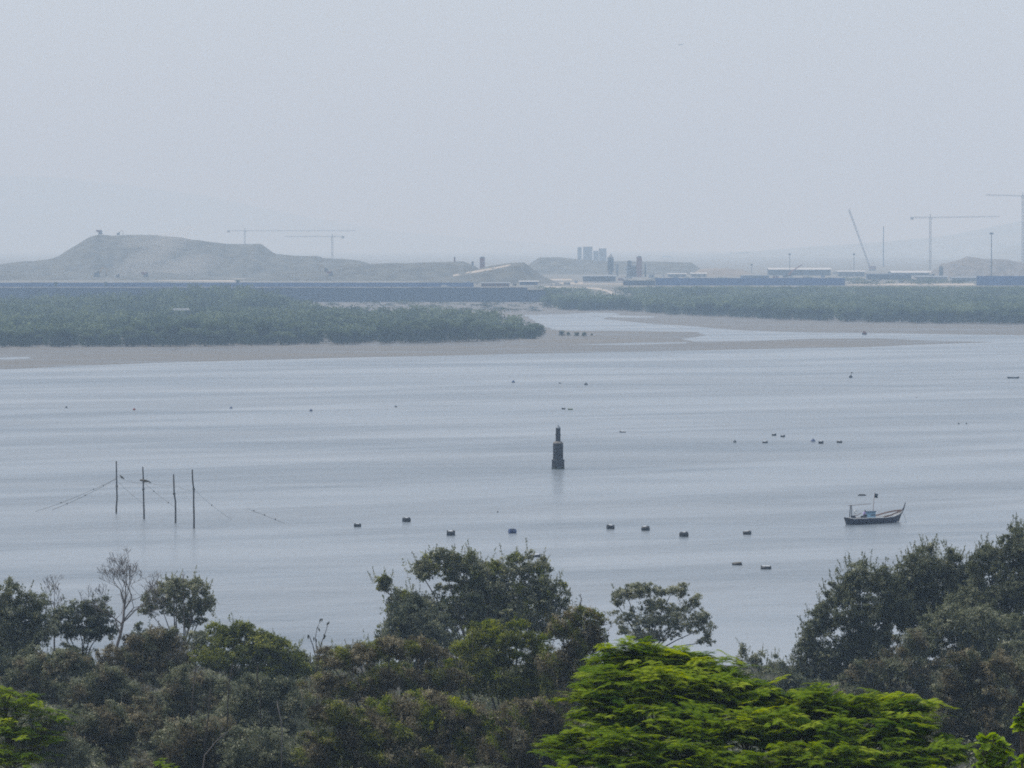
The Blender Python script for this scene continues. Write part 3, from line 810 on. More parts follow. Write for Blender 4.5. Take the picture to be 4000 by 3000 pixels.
DK = 2.7      # leaf count factor
def make_tree(name, label, Y, lobes, mat, leaf=0.16, dens=3.5, clump=0.55, base=None, group=None, cat="tree", bark="bark",
              trunk_r=0.16, aspect=0.5, tone=0.45, tvar=0.22, shoots=0.35, hang=0.0, up=0.5, thickness=1.0, twigs=10, zground=None, lodz=None, yjit=0.25, trunk=True, rag=3, mat2=None, mix=.35):
    m = Y / F; tone = tone + .05
    if Y > 380: leaf *= 1.12
    L = []
    for (px, py, rx, ry) in lobes:
        rxx, rzz = rx * m, ry * m
        yy = Y + rng.uniform(-1, 1) * rxx * yjit
        c = np.array(at_y(px, py, yy)); L.append((c, np.array([rxx, min(rxx, rzz * 1.5) * thickness, rzz])))
    if rag:
        for (c, r) in list(L):
            for _ in range(rag):
                d = unit(rng.normal(size=3) + np.array([0, -.2, .8])); k_ = rng.uniform(.16, .34)
                L.append((c + d * r * rng.uniform(.8, 1.15), r * k_ * np.array([1, 1, rng.uniform(.8, 1.5)])))
    allc = np.mean([c for c, r in L], 0)
    bx = allc[0] if base is None else at_y(base, 2500, Y).x
    zg = hill_z(bx, Y) if zground is None else zground
    root = empty(name, (bx, Y, zg), label, cat, group)
    off = np.array([bx, Y, zg])
    Vs, Ts = [], []
    Cs, Ls, Tn, Bs = [], [], [], []
    tw = MB(); vn = MB()
    # limbs
    hz_ = max(0.5, allc[2] - zg)
    fork = Vector((bx + (allc[0] - bx) * .35, Y, zg + hz_ * 0.35))
    basep = Vector((bx, Y, zg - 0.3))
    if trunk:
        mid = basep.lerp(fork, .5) + Vector((rng.uniform(-.2, .2), 0, 0))
        tw.tube([basep, mid, fork], [trunk_r * 1.3, trunk_r, trunk_r * .85], 7)
    for c, r in L:
        area = math.pi * r[0] * r[2]
        n_leaf = int(DK * dens * area * 2.2 / (leaf * leaf * aspect * 1.6))
        per = 26
        nc = max(6, n_leaf // per)
        nsub = int(np.clip(area * 1.1, 5, 18))
        sub_c = lobe_points(c, r * .84, nsub, shell=.7)
        sub_r = r * rng.uniform(.30, .50, (nsub, 1)); sub_t = rng.normal(0, tvar * .55, nsub)
        pick = rng.integers(0, nsub, nc)
        sd = unit(rng.normal(size=(nc, 3)) + np.array([0, 0, .25]))
        cc = sub_c[pick] + sd * sub_r[pick] * rng.uniform(.75, 1.1, (nc, 1))
        fill = rng.random(nc) < .22
        cc[fill] = lobe_points(c, r * .8, int(fill.sum()), shell=.5)
        ctone = tone + sub_t[pick] + rng.normal(0, tvar * .6, nc) + 0.14 * sd[:, 2]  # upward-facing clumps toned lighter: top light put into the leaf colour
        cr = clump * rng.uniform(.3, .8, nc)
        pts = np.repeat(cc, per, 0) + rng.normal(size=(nc * per, 3)) * np.repeat(cr, per)[:, None] * np.array([.5, .5, .36])
        tn = np.repeat(ctone, per) + rng.normal(0, tvar * .9, nc * per)
        Cs.append(pts); Tn.append(tn); Ls.append(leaf * rng.uniform(.6, 1.4, len(pts))); Bs.append(np.zeros((len(pts), 3)))
        if shoots > 0:       # upright leafy shoots on the upper outline
            ns = int(shoots * r[0] * 6)
            d = unit(rng.normal(size=(ns, 3)) * np.array([1, 1, .5]) + np.array([0, 0, .7]))
            sp = c + d * r * rng.uniform(.85, 1.05, (ns, 1))
            ln = rng.uniform(.5, 1.3, ns) * clump * 2.0
            k = 26
            t = rng.random((ns, k))
            dirs = unit(d * .6 + np.array([0, 0, 1.2]) + rng.normal(0, .15, (ns, 3)))
            pts = sp[:, None] + dirs[:, None] * (t * ln[:, None])[..., None] + rng.normal(size=(ns, k, 3)) * 0.09 * (1.25 - t)[..., None] * clump * 2
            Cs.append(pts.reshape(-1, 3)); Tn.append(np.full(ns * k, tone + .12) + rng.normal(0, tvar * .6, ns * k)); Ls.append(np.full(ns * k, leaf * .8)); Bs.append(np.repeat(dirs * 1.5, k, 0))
            for i in range(0, ns, 2):
                a_ = Vector(sp[i]); tw.tube([a_, a_ + Vector(dirs[i]) * ln[i]], [.02, .008], 3, False)
        if hang > 0:         # hanging strands of creeper
            ns = int(hang * r[0] * r[2] * 3)
            sp = lobe_points(c, r * 1.03, ns, shell=.95)
            sp[:, 1] -= rng.random(ns) * r[1] * .2
            ln = rng.uniform(.8, 2.6, ns) * clump * 2.0
            k = 30
            t = rng.random((ns, k))
            wob = np.stack([np.sin(t * 5 + sp[:, :1]) * .06, np.zeros_like(t), -t * ln[:, None]], -1)
            pts = sp[:, None] + wob + rng.normal(size=(ns, k, 3)) * 0.05
            for i in range(0, ns, 3): vn.tube([Vector(sp[i]), Vector(sp[i]) + Vector((.05, -.03, -ln[i] * .5)), Vector(sp[i]) + Vector((0, -.03, -ln[i]))], [.022, .018, .01], 3, False)
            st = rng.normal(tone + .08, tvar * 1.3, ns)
            Cs.append(pts.reshape(-1, 3)); Tn.append(np.repeat(st, k) + rng.normal(0, .06, ns * k)); Ls.append(np.full(ns * k, leaf * .85)); Bs.append(np.tile(np.array([[0, 0, -2.2]]), (ns * k, 1)))
        if trunk and area > 1.0:
            c_ = Vector(c)
            m1 = fork.lerp(c_, .5) + Vector((rng.uniform(-.3, .3), rng.uniform(-.2, .2), rng.uniform(-.1, .3)))
            low = c_ - Vector((0, 0, r[2] * .35))
            tw.tube([fork, m1, low, c_ + Vector((0, 0, r[2] * .3))], [trunk_r * .5, trunk_r * .32, trunk_r * .2, trunk_r * .1], 5)
            for _ in range(twigs):
                e = Vector(cc[rng.integers(0, nc)])
                s_ = low.lerp(c_, rng.random())
                mm = s_.lerp(e, .5) + Vector((rng.uniform(-.15, .15), 0, rng.uniform(-.05, .25)))
                tw.tube([s_, mm, e], [trunk_r * .13, trunk_r * .08, .012], 4, False)
    C_ = np.concatenate(Cs); Ln = np.concatenate(Ls); T = np.clip(np.concatenate(Tn), 0, 1); B_ = np.concatenate(Bs)
    sel = np.zeros(len(C_), bool)
    if mat2:
        q = C_ + rng.normal(0, .12, C_.shape)
        f_ = np.sin(q[:, 0] * 1.9 + 1) * np.sin(q[:, 2] * 2.3 + .5 * q[:, 0]) + .6 * np.sin(q[:, 1] * 1.3 + q[:, 0] * 3.1) + .35 * np.sin(q[:, 0] * 7 + q[:, 2] * 6)
        sel = f_ > np.quantile(f_, 1 - mix)
    for nm_, mk, mt_ in (("crown", ~sel, mat), ("creeper", sel, mat2)):
        if mk.any():
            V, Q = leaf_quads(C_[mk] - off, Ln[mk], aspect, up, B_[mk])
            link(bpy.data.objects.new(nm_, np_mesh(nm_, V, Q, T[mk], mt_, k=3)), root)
    if vn.v: vn.build("vine", "grey_twig", root)
    if tw.v:
        tw.build("trunk", bark, root)
    return root

# ---- far mangroves: six crown shapes, shared by every individual tree
def far_crown(h, w, n, size):
    lobes = []
    nl = rng.integers(5, 9)
    for k in range(nl):
        a = rng.uniform(0, 6.28); rr = rng.uniform(.1, .33) * w
        lobes.append((np.array([rr * math.cos(a), rr * math.sin(a), h * rng.uniform(.5, .78)]), np.array([w * .24, w * .24, h * .2])))
    C_, T_ = [], []
    for c, r in lobes:
        p = lobe_points(c, r, n // nl, shell=.8)
        C_.append(p); T_.append(np.full(len(p), rng.uniform(.2, .7)) + rng.normal(0, .14, len(p)) + .22 * (p[:, 2] - c[2]) / r[2])  # leaves lighten upward in each lobe: lit tops put into the colour
    sk = n // 3                      # skirt of foliage down to the mud
    a = rng.uniform(0, 6.28, sk); rr = w * rng.uniform(.25, .46, sk)
    C_.append(np.stack([rr * np.cos(a), rr * np.sin(a), h * rng.uniform(.06, .5, sk)], -1)); T_.append(rng.normal(.35, .15, sk))
    C_ = np.concatenate(C_); T_ = np.clip(np.concatenate(T_), 0, 1)
    return C_, T_, size * rng.uniform(.7, 1.3, len(C_))
crowns = []
trunk_mb = MB()
trunk_mb.tube([(0, 0, -.2), (.1, 0, 2), (0, .1, 4.5)], [.3, .22, .12], 5)
for k in range(4):
    a = k * 1.6; trunk_mb.tube([(0.08, 0, 1.5), (1.0 * math.cos(a), 1.0 * math.sin(a), 3.4), (2.2 * math.cos(a), 2.2 * math.sin(a), 5.2)], [.16, .1, .05], 4)
t_me = bpy.data.meshes.new("trunk"); t_me.from_pydata(trunk_mb.v, [], trunk_mb.f); t_me.materials.append(MATS["dark_bark"])
for k in range(6):
    C_, T_, S_ = far_crown(8.0, 8.5, 1100, 0.62)
    V, Q = leaf_quads(C_, S_, .75, 1.0)
    crowns.append(np_mesh("crown", V, Q, T_, "far_leaf", k=3))

def in_poly(x, y, poly):
    c = False; n = len(poly)
    for i in range(n):
        x1, y1 = poly[i]; x2, y2 = poly[(i + 1) % n]
        if (y1 > y) != (y2 > y) and x < (x2 - x1) * (y - y1) / (y2 - y1) + x1: c = not c
    return c
def world_poly(pts): return [tuple(at_z(a, b, .15)[:2]) for a, b in pts]
LM = world_poly([(-700, 1362), (0, 1358), (700, 1354), (1300, 1345), (1750, 1338), (2060, 1326), (2165, 1314), (2120, 1296), (2040, 1284), (1960, 1272), (1850, 1258), (1740, 1248), (1500, 1240), (1300, 1234), (1180, 1222), (1080, 1205), (700, 1198), (380, 1200), (0, 1204), (-700, 1204)])
RM = world_poly([(2620, 1230), (2916, 1243), (3233, 1255), (3676, 1264), (4000, 1267), (4700, 1270), (4700, 1186), (2120, 1186), (2130, 1205), (2200, 1212), (2290, 1216), (2400, 1213), (2500, 1218)])
def scatter(poly, step, rg):
    xs_ = [p[0] for p in poly]; ys_ = [p[1] for p in poly]
    out = []
    y = min(ys_)
    while y < max(ys_):
        x = min(xs_)
        while x < max(xs_):
            a = x + rg.uniform(-.4, .4) * step; b_ = y + rg.uniform(-.4, .4) * step
            if in_poly(a, b_, poly): out.append((a, b_))
            x += step
        y += step
    return out
def front_dist(pts_poly):
    return pts_poly
def mass(name, pts, hfun, ground, label, n=52, size=1.25):
    """the rest of the stand as one mass of crowns"""
    protos = []
    for k in range(5):
        C_, T_, S_ = far_crown(8.0, 9.5, n, size); V, Q = leaf_quads(C_, S_, .8, 1.2); protos.append((V, T_))
    Vs, Ts = [], []
    for (x, y) in pts:
        if abs(x / y) > .115: continue
        V, T_ = protos[rng.integers(0, 5)]
        s_ = hfun(x, y); a = rng.uniform(0, 6.28); ca, sa = math.cos(a), math.sin(a)
        W = np.stack([V[:, 0] * ca - V[:, 1] * sa, V[:, 0] * sa + V[:, 1] * ca, V[:, 2]], -1) * np.array([1.1, 1.1, s_]) + np.array([x, y, ground(x, y)])
        Vs.append(W); Ts.append(np.clip(T_ + rng.normal(0, .17) + .5 * mnoise.noise(Vector((x * .03, y * .008, 4))), 0, 1))
    V = np.concatenate(Vs); T_ = np.concatenate(Ts)
    o = link(bpy.data.objects.new(name, np_mesh(name, V, np.arange(len(V)).reshape(-1, 3), T_, "far_leaf", k=3)))
    return tag(o, label, None, None, "stuff")
def flat_g(x, y): return 0.1
def rg_g(x, y): return max(0.1, far_z(x, y)) if y > 3642 else 0.1
def lm_h(x, y):
    g = 1.0
    px = 2000 + F * x / y
    if y > 2850: g += 0.75 * math.exp(-((px - 820) / 300) ** 2)       # taller grove at the back
    if px > 1950: g *= .78
    g *= 1 + .45 * mnoise.noise(Vector((x * .02, y * .008, 2.2)))
    g *= rng.uniform(.65, 1.2)
    if 655 < px < 762 and y < 2725: g = min(g, (42 - y * 262 / 19000) / 8.6)
    return g
lp = scatter(LM, 10.5, rng)
lp.sort(key=lambda p: p[1] + 0.00 * p[0])
# nearest trees of the stand: distance behind the front edge
def edge_d(p, poly_front):
    x, y = p
    return y - float(np.interp(x, [q[0] for q in poly_front], [q[1] for q in poly_front]))
LF = [tuple(at_z(a, b, .15)[:2]) for a, b in [(-700, 1362), (0, 1358), (700, 1354), (1300, 1345), (1750, 1338), (2060, 1326), (2165, 1314)]]
RF = [tuple(at_z(a, b, .15)[:2]) for a, b in [(2130, 1205), (2290, 1216), (2400, 1213), (2500, 1218), (2620, 1230), (2916, 1243), (3233, 1255), (3676, 1264), (4000, 1267), (4700, 1270)]]
def inview(p): return -60 < 2000 + F * p[0] / p[1] < 4060
lv = sorted([p for p in lp if inview(p)], key=lambda p: edge_d(p, LF))
near_l = set(lv[:185])
scrub_pts = []
rp = [p for p in scatter(RM, 11.0, rng)]
rpath = [tuple(on_far(a, b)[:2]) for a, b in [(2330, 1128), (2380, 1140), (2410, 1160), (2450, 1172)]]
def off_path(p):
    for (a, b) in rpath:
        if abs(2000 + F * p[0] / p[1] - (2000 + F * a / b)) < 26 and -230 < p[1] - b < 60: return False
    return True
rp = [p for p in rp if off_path(p)]
lp = [p for p in lp if mnoise.noise(Vector((p[0] * .03, p[1] * .006, 7))) > -.42 or edge_d(p, LF) < 25]
for _ in range(230):          # thin scrub on the flat below the shore wall
    q = at_z(rng.uniform(900, 2120), rng.uniform(1186, 1222), .1)
    if mnoise.noise(Vector((q.x * .03, q.y * .01, 1))) > -.1: scrub_pts.append((q.x, q.y))
# extra bushes up the slope behind the flat, right side, up to the hoarding
for y in np.arange(3655, 3960, 11.0):
    for x in np.arange(26, 620, 10.0):
        px = 2000 + F * x / y
        if px < 2460 and rng.random() < .35: continue
        if y > 3860 and px < 2560: continue
        p = (x + rng.uniform(-4, 4), y + rng.uniform(-4, 4))
        if off_path(p): rp.append(p)
rv = sorted([p for p in rp if inview(p) and p[1] < 3600], key=lambda p: edge_d(p, RF))
near_r = set(rv[:108])
def tree_copy(name, x, y, z, s, sz, label, group):
    root = empty(name, (x, y, z), label, "tree", group, rng.uniform(0, 6.28))
    root.scale = (s, s, sz)
    link(bpy.data.objects.new("crown", crowns[rng.integers(0, 6)]), root)
    link(bpy.data.objects.new("trunk", t_me), root)
    return root
for p in near_l:
    h = lm_h(*p); tree_copy("mangrove_tree", p[0], p[1], .1, 1.0 * rng.uniform(.85, 1.1), h * 1.0, "bushy green mangrove in the front rows of the stand on the left mudflat", "mangroves on the left mudflat")
for p in near_r:
    tree_copy("mangrove_tree", p[0], p[1], .1, rng.uniform(.9, 1.2), rng.uniform(.8, 1.15), "hazy green mangrove in the front rows of the stand behind the right mudflat", "mangroves behind the right mudflat")
mass("mangrove_stand", [p for p in lp if p not in near_l], lm_h, flat_g, "dense mangroves behind the front rows of the left stand")
mass("mangrove_stand", [p for p in rp if p not in near_r], lambda x, y: max(.06, min(rng.uniform(.7, 1.2), (42 - y * (157 + rng.uniform(-4, 5)) / 19000 - rg_g(x, y)) / 8.3)), rg_g, "dense mangroves behind the front rows of the right stand")
mass("mudflat_scrub", scrub_pts, lambda x, y: rng.uniform(.12, .4), flat_g, "thin low scrub on the flat below the tall shore wall")
bp = []
for _ in range(420):
    px = rng.uniform(2430, 3980); Y = rng.uniform(4060, 4700); q = at_y(px, 1080, Y)
    if mnoise.noise(Vector((q.x * .02, Y * .004, 3))) > -.05: bp.append((q.x, Y))
mass("site_scrub", bp, lambda x, y: rng.uniform(.2, .5), lambda x, y: 9.0, "dusty scrub between the hoardings and the works")
# small outlying bushes at the tip of the left stand
for (px, py, s_, lab) in [(2195, 1312, .42, "small mangrove bush at the tip of the left stand, leftmost outlier"), (2222, 1311, .30, "low mangrove bush just past the tip of the left stand"),
                          (2252, 1313, .33, "mangrove bush in the middle of the outliers on the mudflat"), (2282, 1314, .36, "dark mangrove bush near the end of the outliers on the mudflat"),
                          (2312, 1310, .16, "tiny mangrove seedling farthest out on the mudflat")]:
    p = at_z(px, py, .15); tree_copy("mangrove_bush", p.x, p.y, -.55 * s_ / .4, s_, s_, lab, "outlying bushes on the mudflat")
# small trees by the hoarding
for (px, Y, s_, lab) in [(218, 3880, .55, "small dark tree poking above the left hoarding, first from the left"), (411, 3880, .6, "small dark tree poking above the left hoarding, second from the left"),
                         (930, 3960, .75, "dark bush behind the hoarding at the left end of the level heap")]:
    p = at_y(px, 1100, Y); tree_copy("small_tree", p.x, Y, 9, s_ * .7, s_, lab, None)

# ------------------------------------------------------------------ channel marker
def stone_mat():
    m, nt, b = mat_base("marker_stone")
    n = nt.nodes; l = nt.links
    tc = n.new("ShaderNodeTexCoord")
    a = n.new("ShaderNodeTexNoise"); a.inputs["Scale"].default_value = 2.2; a.inputs["Detail"].default_value = 8
    l.new(tc.outputs["Object"], a.inputs["Vector"])
    r = n.new("ShaderNodeValToRGB"); r.color_ramp.elements[0].position = .3; r.color_ramp.elements[0].color = (.012, .013, .018, 1)
    r.color_ramp.elements[1].position = .7; r.color_ramp.elements[1].color = (.038, .038, .046, 1)
    l.new(a.outputs["Fac"], r.inputs[0]); l.new(r.outputs[0], b.inputs["Base Color"]); b.inputs["Roughness"].default_value = .85
    MATS["marker_stone"] = m
stone_mat()
plain("weed_green", (0.03, 0.04, 0.03), 0.7, .3, 3)
plain("ledge_sunlit", (0.20, 0.18, 0.16), 0.8, .2, 3)  # shoulder stone made pale: sunlight on the ledge put into the colour
Y = 915.0; c = at_z(2180, 1832, 0); m = c.y / F
root = empty("channel_marker", (c.x, c.y, 0), "dark stone channel marker tower standing alone in the water", "beacon")
w0 = 51 * m / 2 / math.cos(R(22.5)) * .98
base_h = 33 * m
def course(r0, r1, z0, z1, n, nm, mat="marker_stone"):
    hgt = (z1 - z0) / n
    for k in range(n):
        t0 = k / n; t1 = (k + 1) / n
        ra = r0 + (r1 - r0) * t0; rb = r0 + (r1 - r0) * t1
        j = rng.uniform(-.012, .02)
        MB().lathe((c.x, c.y, 0), [(ra - .025, z0 + k * hgt), (ra + j, z0 + k * hgt + .03), (rb + j, z0 + (k + 1) * hgt - .03), (rb - .025, z0 + (k + 1) * hgt)], 8, R(22.5)).build(nm, mat, root)
course(w0, w0 * .97, -0.6, base_h, 4, "footing_course")
MB().lathe((c.x, c.y, 0), [(w0 * 1.04, base_h), (w0 * 1.04, base_h + .12), (w0 * .86, base_h + .2)], 8, R(22.5)).build("footing_ledge", "marker_stone", root)
zb = base_h + .2; z1 = (1832 - 1731) * m
course(w0 * .80, w0 * .78, zb, z1, 11, "stone_course")
MB().lathe((c.x, c.y, 0), [(w0 * .79, z1), (w0 * .62, z1 + .28), (w0 * .42, z1 + .36)], 8, R(22.5)).build("shoulder", "ledge_sunlit", root)
z2 = (1832 - 1672) * m
course(w0 * .39, w0 * .37, z1 + .36, z2, 7, "column_course")
MB().lathe((c.x, c.y, 0), [(w0 * .40, z2), (w0 * .36, z2 + .1), (w0 * .2, z2 + .35), (w0 * .15, z2 + .4), (.06, z2 + .68)], 10).build("cap", "grey_sheet", root)
MB().lathe((c.x, c.y, 0), [(w0 * 1.0, .001), (w0 * 1.0, .35)], 8, R(22.5)).build("tide_band", "weed_green", root)

# ------------------------------------------------------------------ net poles with ropes
plain("pole_wood", (0.05, 0.045, 0.042), 0.9, .35, 2)
plain("rope", (0.10, 0.10, 0.09), 0.9, .3, 5)
plain("faded_cloth", (0.10, 0.085, 0.06), 0.9, .3, 5)
poles = [[(773, 172), (774, 250), (776, 340), (778, 420), (773, 480), (773, 520)],
         [(949, 210), (952, 280), (953, 360), (955, 440), (957, 500), (958, 558)],
         [(1153, 258), (1156, 330), (1158, 390), (1166, 440), (1167, 510), (1167, 585)],
         [(1278, 228), (1280, 300), (1288, 360), (1287, 440), (1290, 560), (1289, 620)]]
plabs = ["tallest wooden net pole, first from the left of the four", "wooden net pole with a cloth bundle tied on, second of the four",
         "shortest bent wooden net pole, third of the four", "wooden net pole with its foot nearest the trees, last of the four"]
S_ = 1300.0 / 2212.0
def S4(x, y): return (x * S_, 1700 + y * S_)
ptop = []
for pl, lab in zip(poles, plabs):
    fx_, fy_ = S4(*pl[-1]); foot = at_z(fx_, fy_, 0)
    pts = [at_y(*S4(*q), foot.y) for q in pl[:-1]] + [foot, foot - Vector((0, 0, 1.5))]
    root = empty("net_pole", (foot.x, foot.y, 0), lab, "pole", "net poles in the water")
    k = len(pts)
    MB().tube(pts, [.10 + .05 * i / k for i in range(k)], 8).build("shaft", "pole_wood", root, True)
    ptop.append((root, foot, pts))
    MB().tube([pts[2] - Vector((0, 0, .15)), pts[2] + Vector((0, 0, .15))], .19, 8).build("lashing", "rope", root)
# cloth bundles on poles
r2 = ptop[1][0]; f2 = ptop[1][1]
b0 = at_y(*S4(930, 298), f2.y - .15); b1 = at_y(*S4(962, 303), f2.y - .15); b2 = at_y(*S4(985, 306), f2.y - .1); b3 = at_y(*S4(1006, 318), f2.y)
MB().tube([b0, b1, b2, b3], [.13, .22, .13, .04], 8).build("cloth_bundle", "faded_cloth", r2, True)
def rope(name, pts, sag, r, label, group="ropes between the net poles", beads=0):
    mb = MB()
    for i in range(len(pts) - 1):
        A, B = Vector(pts[i]), Vector(pts[i + 1]); q = []
        for k in range(13):
            t = k / 12; p = A.lerp(B, t); p.z = max(0.02, p.z - sag * 4 * t * (1 - t)); q.append(p)
        mb.tube(q, r, 4)
    A = Vector(pts[0])
    root = empty(name, (A.x, A.y, A.z), label, "rope", group)
    mb.build("line", "rope", root)
    for k in range(beads):
        t = (k + .7) / (beads + .5); i = int(t * (len(pts) - 1)); B = Vector(pts[i]).lerp(Vector(pts[min(i + 1, len(pts) - 1)]), t * (len(pts) - 1) - i)
        B.z = max(.1, B.z - sag * 4 * t * (1 - t))
        MB().lathe((B.x, B.y, B.z - .08), [(.04, 0), (.10, .06), (.10, .14), (.04, .2)], 8).build("float", "pole_wood", root, True)
Y1, Y2, Y3, Y4 = [q[1].y for q in ptop]
tp = lambda x, y, Y: at_y(*S4(x, y), Y)
rope("guy_rope", [tp(773, 290, Y1), at_z(*S4(350, 495), 0)], .25, .026, "rope from the first net pole down to the water on the left, lower of two", beads=3)
rope("guy_rope", [tp(773, 288, Y1), at_z(*S4(235, 508), 0)], .30, .022, "rope from the first net pole down to the water, reaching farthest left", beads=2)
rope("net_rope", [tp(776, 270, Y1), tp(953, 318, Y2)], .35, .02, "rope between the first and second net poles")
rope("net_rope", [tp(953, 312, Y2), tp(1157, 330, Y3)], .2, .02, "rope between the second and third net poles")
rope("net_rope", [tp(1157, 325, Y3), tp(1288, 370, Y4)], .25, .02, "rope between the third and fourth net poles")
rope("net_rope", [tp(953, 312, Y2), at_z(*S4(1195, 500), 0)], .2, .02, "rope slanting from the second pole into the water", beads=2)
rope("net_rope", [tp(776, 300, Y1), at_z(*S4(960, 460), 0)], .2, .02, "rope slanting from the first pole to the foot of the second")
rope("guy_rope", [tp(1288, 360, Y4), at_z(*S4(1540, 560), 0)], .25, .02, "rope from the last net pole down to the water on the right", beads=1)
rope("guy_rope", [at_z(*S4(1640, 485), .05), at_z(*S4(1890, 585), .05)], 0, .018, "loose rope with small floats lying on the water right of the poles", beads=3)
# loose bundle hanging on the first rope
A = tp(797, 266, Y1); B = tp(826, 292, Y1)
root = empty("cloth_bundle", A, "small brown bundle hanging beside the first net pole", "bundle")
MB().tube([A, A.lerp(B, .4) + Vector((0, 0, -.03)), B], [.07, .17, .04], 8).build("wrap", "faded_cloth", root, True)

# ------------------------------------------------------------------ floats
plain("float_dark", (0.016, 0.022, 0.030), .55, .3, 3)
plain("float_blue", (0.03, 0.06, 0.16), .5, .25, 3)
plain("float_red", (0.28, 0.05, 0.04), .55, .25, 3)
plain("float_pale", (0.55, 0.57, 0.58), .6, .2, 3)
plain("float_green", (0.16, 0.20, 0.10), .6, .25, 3)
plain("net_grey", (0.07, 0.075, 0.08), .95, .3, 8)
def drum_float(px, py, wpx, hpx, label, mat="float_dark", end="float_pale", yaw=0.0, group="drum floats on the creek", kind="drum"):
    c = at_z(px, py + hpx * .35, 0); m = c.y / F
    L = wpx * m; rr = hpx * m * .5
    root = empty("drum_float" if kind != "raft" else "raft_float", (c.x, c.y, 0), label, "float", group, yaw)
    root.rotation_euler = (rng.uniform(-.12, .12), rng.uniform(-.1, .1), yaw)
    if kind == "drum":
        def ring(x0, x1, r0, r1, nm, mt, mb=None):
            mb = MB(); n = 14; o_ = []
            prof = [(x0, r0 * .92), (x0 + .03, r0), (x1 - .03, r1), (x1, r1 * .92)]
            vs = []; fs = []
            for (xx, r_) in prof:
                for k in range(n):
                    t = 2 * math.pi * k / n; vs.append((xx, r_ * math.cos(t), rr * .55 + r_ * math.sin(t)))
            for i in range(3):
                for k in range(n):
                    k2 = (k + 1) % n; fs.append((i * n + k, (i + 1) * n + k, (i + 1) * n + k2, i * n + k2))
            fs.append(tuple(range(n))); fs.append(tuple(3 * n + k for k in reversed(range(n))))
            mb.add(vs, fs); return mb.build(nm, mt, root, False, True)
        ring(-L / 2, -L / 6, rr * .93, rr, "drum_end", mat); ring(-L / 6, L / 6, rr, rr, "drum_body", mat); ring(L / 6, L / 2, rr, rr * .93, "drum_end", mat)
        for xx in (-L / 6, L / 6): ring(xx - .035, xx + .035, rr * 1.06, rr * 1.06, "hoop", "net_grey")
        mb = MB(); mb.tube([(L * .1, -rr * .1, rr * 1.5), (L * .16, 0, rr * 1.72), (L * .24, rr * .1, rr * 1.48)], .03, 4); mb.build("rope_loop", end, root, False, True)
        mb = MB(); mb.box((-L * .05, -rr * .45, rr * 1.42), (L * .5, rr * .6, .03), rx=R(24)); mb.build("patch", end, root, False, True)
    elif kind == "buoy":
        MB().lathe((0, 0, 0), [(rr * .5, -rr * .6), (rr * .95, -.05), (rr, rr * .4), (rr * .75, rr * 1.0), (rr * .25, rr * 1.3)], 12).build("ball", mat, root, True, True)
        MB().lathe((0, 0, 0), [(rr * 1.03, rr * .1), (rr * 1.03, rr * .3)], 12).build("band", end, root, False, True)
        MB().tube([(0, 0, rr * 1.3), (0.03, 0, rr * 1.7)], .04, 5).build("eye", "net_grey", root, False, True)
    elif kind == "raft":
        for k in (-1, 0, 1):
            mb = MB(); mb.tube([(-L / 2, k * L * .3, .12), (L / 2, k * L * .3, .12)], hpx * m * .3, 8); mb.build("barrel", mat, root, True, True)
        for k in (-1, 1):
            mb = MB(); mb.box((k * L * .42, 0, hpx * m * .45), (L * .09, L * .62, .08)); mb.build("crossbar", "pole_wood", root, False, True)
        mb = MB(); mb.box((0, 0, hpx * m * .48), (L * .74, L * .62, .07)); mb.build("deck", end, root, False, True)
    return root
nf = "drum floats in the near row"
drum_float(1396, 2051, 27, 17, "small dark drum float, leftmost of the near row", yaw=.2, group=nf)
drum_float(1588, 2030, 28, 24, "squarish dark drum float, second of the near row and set back", yaw=.5, group=nf)
drum_float(1761, 2082, 33, 26, "dark purplish drum float above the top of the middle tree", yaw=0, group=nf)
drum_float(2001, 2075, 29, 23, "dark drum float with a blue face in the near row", "float_blue", "float_dark", yaw=.3, group=nf)
drum_float(2384, 2058, 29, 22, "dark drum float below and right of the marker tower", yaw=.2, group=nf)
drum_float(2522, 2064, 30, 23, "dark drum float with a pale slash on top, right of the marker", "float_dark", yaw=-.3, group=nf)
drum_float(2672, 2087, 30, 26, "round dark drum float nearest of the row right of the marker", yaw=.6, group=nf)
drum_float(2919, 2081, 31, 19, "low dark drum float with a pale patch, rightmost of the near row", yaw=-.2, group=nf)
drum_float(2879, 2201, 38, 17, "flat raft float with a rusty tan deck between dark bars", "float_dark", "faded_cloth", yaw=0, kind="raft", group="raft floats")
drum_float(2992, 2214, 40, 24, "largest flat raft float with a pale grey deck", "float_dark", "float_pale", yaw=0, kind="raft", group="raft floats")
drum_float(2093, 2168, 38, 20, "raft float half hidden behind the top of the middle tree", "float_dark", "float_pale", kind="raft", group="raft floats")
mf = "floats in the middle cluster"
drum_float(2870, 1724, 14, 14, "upright dark float, leftmost of the middle cluster", kind="buoy", group=mf)
drum_float(2989, 1727, 20, 10, "tilted low dark float in the middle cluster", yaw=-.35, group=mf)
drum_float(3024, 1698, 16, 11, "dark float, higher left one of the close pair", yaw=.1, group=mf)
drum_float(3058, 1703, 17, 10, "dark float, lower right one of the close pair", yaw=.1, group=mf)
drum_float(3176, 1720, 15, 18, "blue and white float in the middle cluster", "float_blue", "float_pale", kind="buoy", group=mf)
drum_float(3207, 1728, 19, 14, "broad dark float beside the blue and white float", group=mf)
drum_float(3279, 1726, 20, 11, "slanting dark float, rightmost of the middle cluster", yaw=-.4, group=mf)
drum_float(2432, 1686, 24, 9, "low flat grey float right of the marker tower top", "net_grey", kind="raft")
df = "small buoys in the distant row"
drum_float(259, 1590, 13, 10, "small dark buoy, farthest left of the distant row", kind="buoy", group=df)
